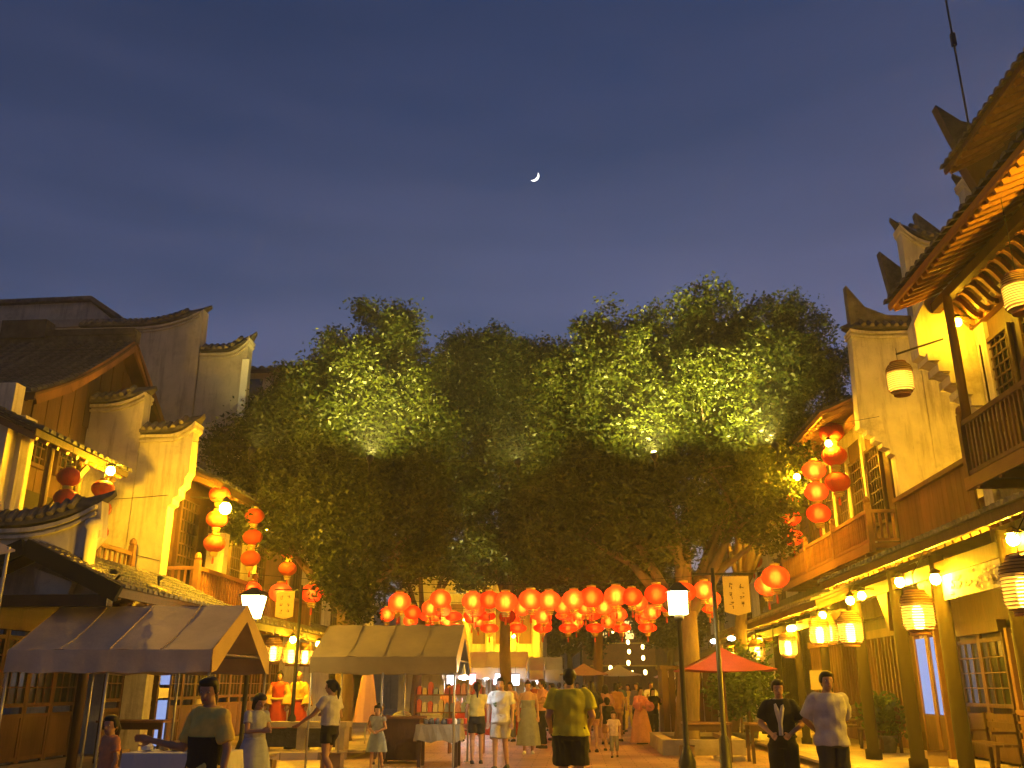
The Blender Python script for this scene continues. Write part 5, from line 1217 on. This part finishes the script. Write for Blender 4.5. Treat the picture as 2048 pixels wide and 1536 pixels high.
person('woman in yellow top and black shorts walking away right of the khaki tent', (-2.05, 19.9, 0), 8, 1.58, hair='tail', legs={'R': ((.10,.08,.49),(.10,.10,.085)), 'L': ((-.10,.0,.49),(-.10,-.18,.1))},
       wear=[('shorts', BLK, 1.04, .62, .03), ('shirt', (.52,.42,.10), .99, .55, .025)])
person('young man in white T-shirt and pale shorts walking toward the camera', (-1.45, 18.6, 0), 172, 1.66, legs={'R': ((.09,.10,.49),(.09,.12,.085)), 'L': ((-.09,.0,.49),(-.09,-.16,.1))},
       wear=[('shorts', (.42,.38,.30), 1.02, .8, .04), ('shirt', (.58,.56,.50), .86, .7, .04), ('strap', (.16,.22,.12), [(.05,.155,1.24),(.12,.14,1.22),(.06,.158,1.17)], .022)])
person('woman in long grey dress with bare shoulders facing the camera', (-1.13, 22.9, 0), 185, 1.62, hair='bun', wear=[('top', GREY, 1.02, .0, .018, 1.34), ('skirt', GREY, 1.08, .20, .30)], shoes=(.6,.58,.52))
person('man in salmon shirt and black trousers beside the grey dress', (-.86, 25.0, 0), 110, 1.68, arms={'L': ((-.24,.05,1.14),(-.12,.28,1.12))}, wear=[('trousers', BLK, 1.03, 1.95), ('shirt', (.52,.26,.18), .92, .6, .03)])
person('man in yellow-green T-shirt and black shorts seen from behind', (-.07, 12.8, 0), 2, 1.72, vox=.0085, girth=1.22, arms={'R': ((.29,-.05,1.12),(.24,.16,.96)), 'L': ((-.29,-.05,1.12),(-.26,.16,.96))},
       wear=[('shorts', BLK, 1.02, .92, .045), ('shirt', (.44,.44,.035), .88, .72, .045)])
person('person in black walking away right of the yellow-green T-shirt', (.40, 23.6, 0), 5, 1.62, hair='long', wear=[('shirt', BLK, .80, .9, .05), ('shorts', (.42,.20,.12), 1.0, .6)])
person('woman in long dusty pink dress seen from behind, in the crowd', (.84, 26.8, 0), 355, 1.55, hair='long', wear=[('shirt', (.46,.24,.20), 1.0, .9), ('skirt', (.42,.25,.27), 1.06, .18, .26)])
person('woman in tan top standing right of the dusty pink dress', (1.22, 28.2, 0), 30, 1.60, hair='bob', wear=[('shirt', (.42,.22,.09), .95, .7), ('trousers', (.3,.16,.1), 1.02, 1.8)])
person('boy in black shirt standing behind the toddler', (.80, 24.2, 0), 10, 1.22, head=1.25, wear=[('shirt', BLK, .86, .7), ('shorts', (.3,.15,.1), 1.0, .8)])
person('toddler in white shirt walking on the street', (.86, 21.9, 0), 175, .94, head=1.5, hair='short', legs={'R': ((.10,.10,.49),(.10,.10,.085)), 'L': ((-.10,-.0,.49),(-.10,-.15,.1))},
       wear=[('shirt', (.58,.42,.30), .82, .7, .04), ('trousers', (.22,.2,.15), 1.0, 1.6)])
person('girl in pink robe with wide sleeves and flared skirt', (1.82, 27.0, 0), 215, 1.48, hair='bun', arms={'R': ((.26,.08,1.18),(.16,.28,1.12)), 'L': ((-.26,.08,1.18),(-.16,.28,1.12))},
       wear=[('shirt', (.62,.22,.20), 1.0, .6), ('sleeves', (.66,.24,.22)), ('skirt', (.62,.30,.18), 1.08, .05, .40)])
person('person in black with raised arms behind the pink robe', (2.35, 29.2, 0), 200, 1.45, hair='long', arms={'R': ((.3,.15,1.3),(.35,.35,1.45)), 'L': ((-.26,.15,1.2),(-.2,.3,1.3))}, wear=[('shirt', BLK, .85, 1.5), ('trousers', BLK, 1.0, 1.9)])
person('person in grey coat at the back right of the crowd', (2.0, 31, 0), 150, 1.62, hair='bob', wear=[('shirt', (.18,.17,.16), .85, 1.6), ('trousers', BLK, 1.0, 1.9)])
person('person in pale pink shirt at the back left of the crowd', (-1.9, 28, 0), 160, 1.62, wear=[('shirt', (.55,.36,.34), .92, .6), ('trousers', (.12,.14,.2), 1.0, 1.9)])
person('person in white shirt under the pale tent', (-.68, 28.6, 0), 100, 1.60, wear=[('shirt', (.6,.58,.56), .92, .6), ('trousers', BLK, 1.0, 1.9)])
person('stall keeper in red top standing under the pale tent', (-3.2, 30.8, 0), 190, 1.58, hair='bob', wear=[('shirt', (.45,.08,.06), .92, .6), ('trousers', BLK, 1.0, 1.9)])
person('person in orange top walking away far down the street', (-.1, 33, 0), 0, 1.6, wear=[('shirt', (.5,.24,.1), .92, .7), ('trousers', (.2,.18,.16), 1.0, 1.9)])
person('man in black vest over white shirt standing with hands together on the right', (2.58, 12.3, 0), 165, 1.58, vox=.0085, look=R(10), nod=.15,
       arms={'R': ((.27,.02,1.14),(.12,.24,1.02)), 'L': ((-.27,.02,1.14),(-.12,.24,1.02))},
       wear=[('trousers', BLK, 1.03, 1.95, .035), ('shirt', BLK, .97, .8, .03), ('strap', (.5,.48,.44), [(.06,.05,1.45),(.03,.152,1.3),(.0,.165,1.15),(.0,.175,1.0)], .03), ('strap', (.5,.48,.44), [(-.06,.05,1.45),(-.03,.152,1.3),(.0,.165,1.15)], .03)])
person('man in loose white T-shirt with hands behind his back at the right', (3.11, 12.0, 0), 190, 1.67, vox=.0085, girth=1.05, look=R(-8), arms={'R': ((.26,-.14,1.13),(.08,-.19,.97)), 'L': ((-.26,-.14,1.13),(-.08,-.17,.97))},
       wear=[('trousers', (.035,.04,.05), 1.03, 1.95, .03), ('shirt', (.52,.50,.48), .84, .85, .045)])
# two costume mannequins on the left terrace
MR = (.45,.05,.03)
for i, (x, y, l) in enumerate(((-7.75, 24.5, 'mannequin in red and gold robe, the left of two beside the tent gable'), (-7.25, 24.6, 'mannequin in yellow and red robe, the right of two beside the tent gable'))):
    person(l, (x, y, .15), 180, 1.72, hair='bun' if i == 0 else None, name='costume_mannequin', wear=[('shirt', MR if i == 0 else (.6,.38,.06), 1.0, .6), ('sleeves', (.6,.36,.10)), ('skirt', MR, 1.08, .06, .28), ('strap', (.6,.45,.1), [(-.16,.12,1.05),(0,.15,1.04),(.16,.12,1.05)], .035)])


person('seated person in dark clothes on a stool under the khaki tent', (-4.15, 20.2, -.43), 190, 1.6, hair='short', legs={'R': ((.10,.42,.90),(.10,.44,.515)), 'L': ((-.10,.42,.90),(-.10,.40,.515))},
       arms={'R': ((.24,.10,1.14),(.12,.34,1.0)), 'L': ((-.24,.10,1.14),(-.12,.34,1.0))}, wear=[('trousers', (.10,.06,.05), 1.02, 1.9), ('shirt', (.12,.05,.04), .92, .7)])
st_ = thing('stool', (-4.15, 20.25, 0), 'low wooden stool under the seated person in the khaki tent', 'stool')
part(MB().box(-4.32,-3.98,20.1,20.42,.36,.41), 'seat', M['wood'], st_)
for dx in (-.13,.13):
    for dy in (-.12,.12): part(MB().box(-4.15+dx-.02,-4.15+dx+.02,20.26+dy-.02,20.26+dy+.02,0,.36), 'leg', M['wood'], st_)
for (x, y, f_, H_, l_, c_, c2, hr) in [(-2.5,31.0,150,1.6,'shopper in teal shirt before the pale tent',(.08,.2,.2),BLK,'bob'), (-1.3,30.2,20,1.68,'man in maroon shirt walking away near the pale tent',(.25,.05,.05),(.1,.1,.12),'short'),
     (.3,29.6,170,1.55,'woman in cream blouse deep in the crowd',(.55,.5,.4),(.3,.1,.1),'long'), (1.5,32.5,0,1.66,'man in navy shirt far in the crowd',(.04,.06,.14),BLK,'short'), (.5,34.5,185,1.6,'person in white far down the street',(.6,.58,.55),(.2,.2,.2),'short'),
     (-.6,36.5,10,1.64,'person in brown far down the street',(.2,.11,.06),BLK,'short'), (2.9,26.6,250,1.5,'girl in lilac shirt beside the planter',(.3,.22,.38),(.2,.2,.22),'tail'), (-3.9,29.2,200,1.58,'shopper in pink leaning by the pale tent',(.55,.25,.25),(.1,.1,.12),'long'),
     (3.4,31.5,120,1.62,'person in blue beside the wooden booth',(.08,.12,.3),BLK,'short'), (.95,40,180,1.62,'farthest person on the street, in red',(.4,.06,.05),BLK,'short'),
     (-.3,31.2,195,1.64,'man in pale blue shirt in the middle of the crowd',(.35,.42,.5),BLK,'short'), (1.9,34.2,160,1.58,'woman in mustard dress far right in the crowd',(.5,.36,.06),(.5,.36,.06),'long'), (2.6,33,200,1.66,'tall man in white vest by the booth',(.6,.58,.52),(.1,.1,.1),'short'),
     (-1.1,34.5,5,1.6,'woman in coral top walking toward the far tents',(.55,.2,.16),BLK,'tail'), (.1,38,170,1.66,'man in grey far behind the crowd',(.25,.25,.25),BLK,'short'), (1.1,44,0,1.66,'tiny figure in black at the street end',(.02,.02,.02),BLK,'short'),
     (-.4,43,180,1.6,'tiny figure in white at the street end',(.6,.6,.58),(.2,.2,.3),'short'), (2.0,42,190,1.6,'tiny figure in pink at the street end',(.6,.3,.3),BLK,'long')]:
    person(l_, (x, y, 0), f_, H_, hair=hr, vox=.016, wear=[('shirt', c_, .9, .7, .03), ('trousers', c2, 1.02, 1.9)], legs={'R': ((.10,.08,.49),(.10,.10,.085)), 'L': ((-.10,.0,.49),(-.10,-.16,.1))})
# shelf of goods under the khaki tent and lit sign boxes under the pale tents
SH = thing('goods_shelf', (-3.0, 23.0, 0), 'wooden shelf of bright goods behind the khaki tent', 'shelf')
for z in (.5, .9, 1.3): part(MB().box(-3.9, -2.2, 22.9, 23.25, z, z+.03), 'board', M['wood_mid'], SH)
for x in (-3.9, -3.05, -2.24): part(MB().box(x, x+.04, 22.9, 23.25, 0, 1.5), 'upright', M['wood_mid'], SH)
gm = [cloth_mat(c) for c in ((.6,.3,.25),(.55,.5,.42),(.5,.12,.1),(.6,.45,.2),(.25,.3,.35))]
for r_, (z, w_) in enumerate(((.53,'bottom'), (.93,'middle'), (1.33,'top'))):
    for i in range(12):
        x = -3.83+i*.135; hh = .12+.14*g_.random()
        solo(MB().box(x, x+.10, 22.93, 23.1, z, z+hh).box(x+.025, x+.075, 22.97, 23.06, z+hh, z+hh+.03), 'goods_box', gm[g_.randrange(5)], f'small goods box, {ORD[i]} from the left on the {w_} board of the shelf', 'box', 'goods on the shelf')
for i, (x, y, z, m_) in enumerate(((-4.1,31.2,1.72,'sign_w'),(-3.4,31.2,1.74,'sign_p'),(-2.5,31.2,1.74,'sign_w'),(-1.95,31.2,1.72,'sign_w'),(-3.0,36.3,1.75,'sign_p'),(-1.6,40.8,1.78,'sign_w'))):
    t = thing('sign_box', (x, y, z), f'small lit {"pink" if m_ == "sign_p" else "white"} sign box, {ORD[i]} from the left under the pale tents', 'sign', 'lit sign boxes')
    part(MB().box(x-.12, x+.12, y-.03, y+.03, z-.17, z+.17), 'panel', M[m_], t); part(MB().box(x-.135, x+.135, y-.028, y+.04, z+.172, z+.2), 'frame', M['metal_dk'], t); part(MB().tube([(x,y,z+.2),(x,y,z+.42)], .008, 4), 'cord', M['metal_dk'], t)
SF = thing('stall_counter', (-3.0, 31.6, 0), 'long stall counter with goods under the pale tent', 'counter')
part(MB().box(-4.2, -1.8, 31.55, 32.1, 0, .85), 'body', M['red_dull'], SF); part(MB().box(-4.25, -1.75, 31.5, 32.15, .85, .89), 'top', M['white'], SF)
for i in range(14):
    x = -4.1+i*.16; solo(MB().lathe([(.05,.9),(.06,.91),(.05,.98+.12*g_.random()),(.02,1.08+.1*g_.random())], (x, 31.75, 0), 8), 'jar', gm[g_.randrange(5)], f'small jar, {ORD[i]} from the left on the pale tent counter', 'jar', 'jars on the stall counter')
for i, (x, y, z, w, l_) in enumerate(((-6.0,17.6,0,.4,'cardboard box beside the right pole of the grey tent'),(-5.75,17.75,0,.3,'smaller cardboard box beside the grey tent'),(-4.7,18.5,0,.38,'cardboard box under the left pole of the khaki tent'),(2.5,22.2,0,.32,'box at the corner of the stone planter'),(6.6,18.4,.12,.36,'crate beside the right canopy post'),(-8.3,17.0,.15,.4,'crate before the left panelled doors'))):
    t = thing('cardboard_box', (x, y, z), l_, 'box')
    part(MB().box(x-w/2, x+w/2, y-w*.4, y+w*.4, z, z+w*.7), 'carton', M['carton'], t); part(MB().box(x-.03, x+.03, y-w*.4-.002, y+w*.4+.002, z+w*.7, z+w*.7+.003), 'tape', M['trim_or'], t)
    part(MB().add([(x-w/2,y-w*.4,z+w*.7),(x+w/2,y-w*.4,z+w*.7),(x+w/2+.02,y-w*.55,z+w*.78),(x-w/2-.02,y-w*.55,z+w*.78)], [(0,1,2,3)]), 'flap', M['carton'], t)
BN = thing('litter_bin', (-4.3, 23.6, 0), 'round dark litter bin at the kerb behind the khaki tent', 'bin')
part(MB().lathe([(.2,.02),(.24,.75),(.25,.78)], (-4.3,23.6,0), 16), 'barrel', M['metal_dk'], BN, True); part(MB().lathe([(.26,.79),(.2,.88),(.05,.93)], (-4.3,23.6,0), 16), 'lid', M['metal'], BN, True)
# small far lamps at the end of the street
far_l = [(1.55,62,5.0),(2.6,62,5.0),(3.6,62,5.1),(3.55,62,4.3),(1.6,62,3.6),(3.6,62,3.7),(4.5,62,4.0),(4.5,62,3.3),(2.2,58,2.6),(3.3,58,2.9),(3.5,58,2.3),(2.7,58,2.3),(4.3,58,2.35),(5.4,58,2.3),(6.2,58,2.5),(6.0,58,2.1)]
HG = ['highest','second highest','third highest','fourth highest','fifth','sixth','seventh','eighth','ninth','tenth','eleventh','twelfth','thirteenth','fourteenth','fifteenth','sixteenth']
for i, (x, y, z) in enumerate(far_l):
    t = thing('distant_lamp', (x, y, z), f'small glowing lamp, {HG[i]} in the far cluster at the street end', 'lamp', 'far lamp cluster')
    part(MB().lathe([(.04,-.15),(.09,-.09),(.105,0),(.09,.09),(.04,.14)], (x,y,z), 10), 'globe', M['far_y'], t, True); part(MB().tube([(x,y,z+.18),(x,y,z+.4)], .01, 4), 'cord', M['metal_dk'], t)
# ------------------------------------------------------------------ added scattering volume, standing in for lens glow and lifted darks
hz = MB().box(-45, 45, -12, 130, -1.2, 19.5); ho = part(hz, 'added_haze', None); setp(ho, kind='stuff')
hm = bpy.data.materials.new('added_haze'); hm.use_nodes = True; hn, hl = hm.node_tree.nodes, hm.node_tree.links; hn.remove(hn["Principled BSDF"])
pv = hn.new("ShaderNodeVolumePrincipled"); pv.inputs['Color'].default_value = (.9,.9,.9,1); pv.inputs['Density'].default_value = .0026; pv.inputs['Anisotropy'].default_value = .3
hl.new(pv.outputs[0], hn["Material Output"].inputs['Volume']); ho.data.materials.append(hm)
bpy.data.scenes.remove(TS)
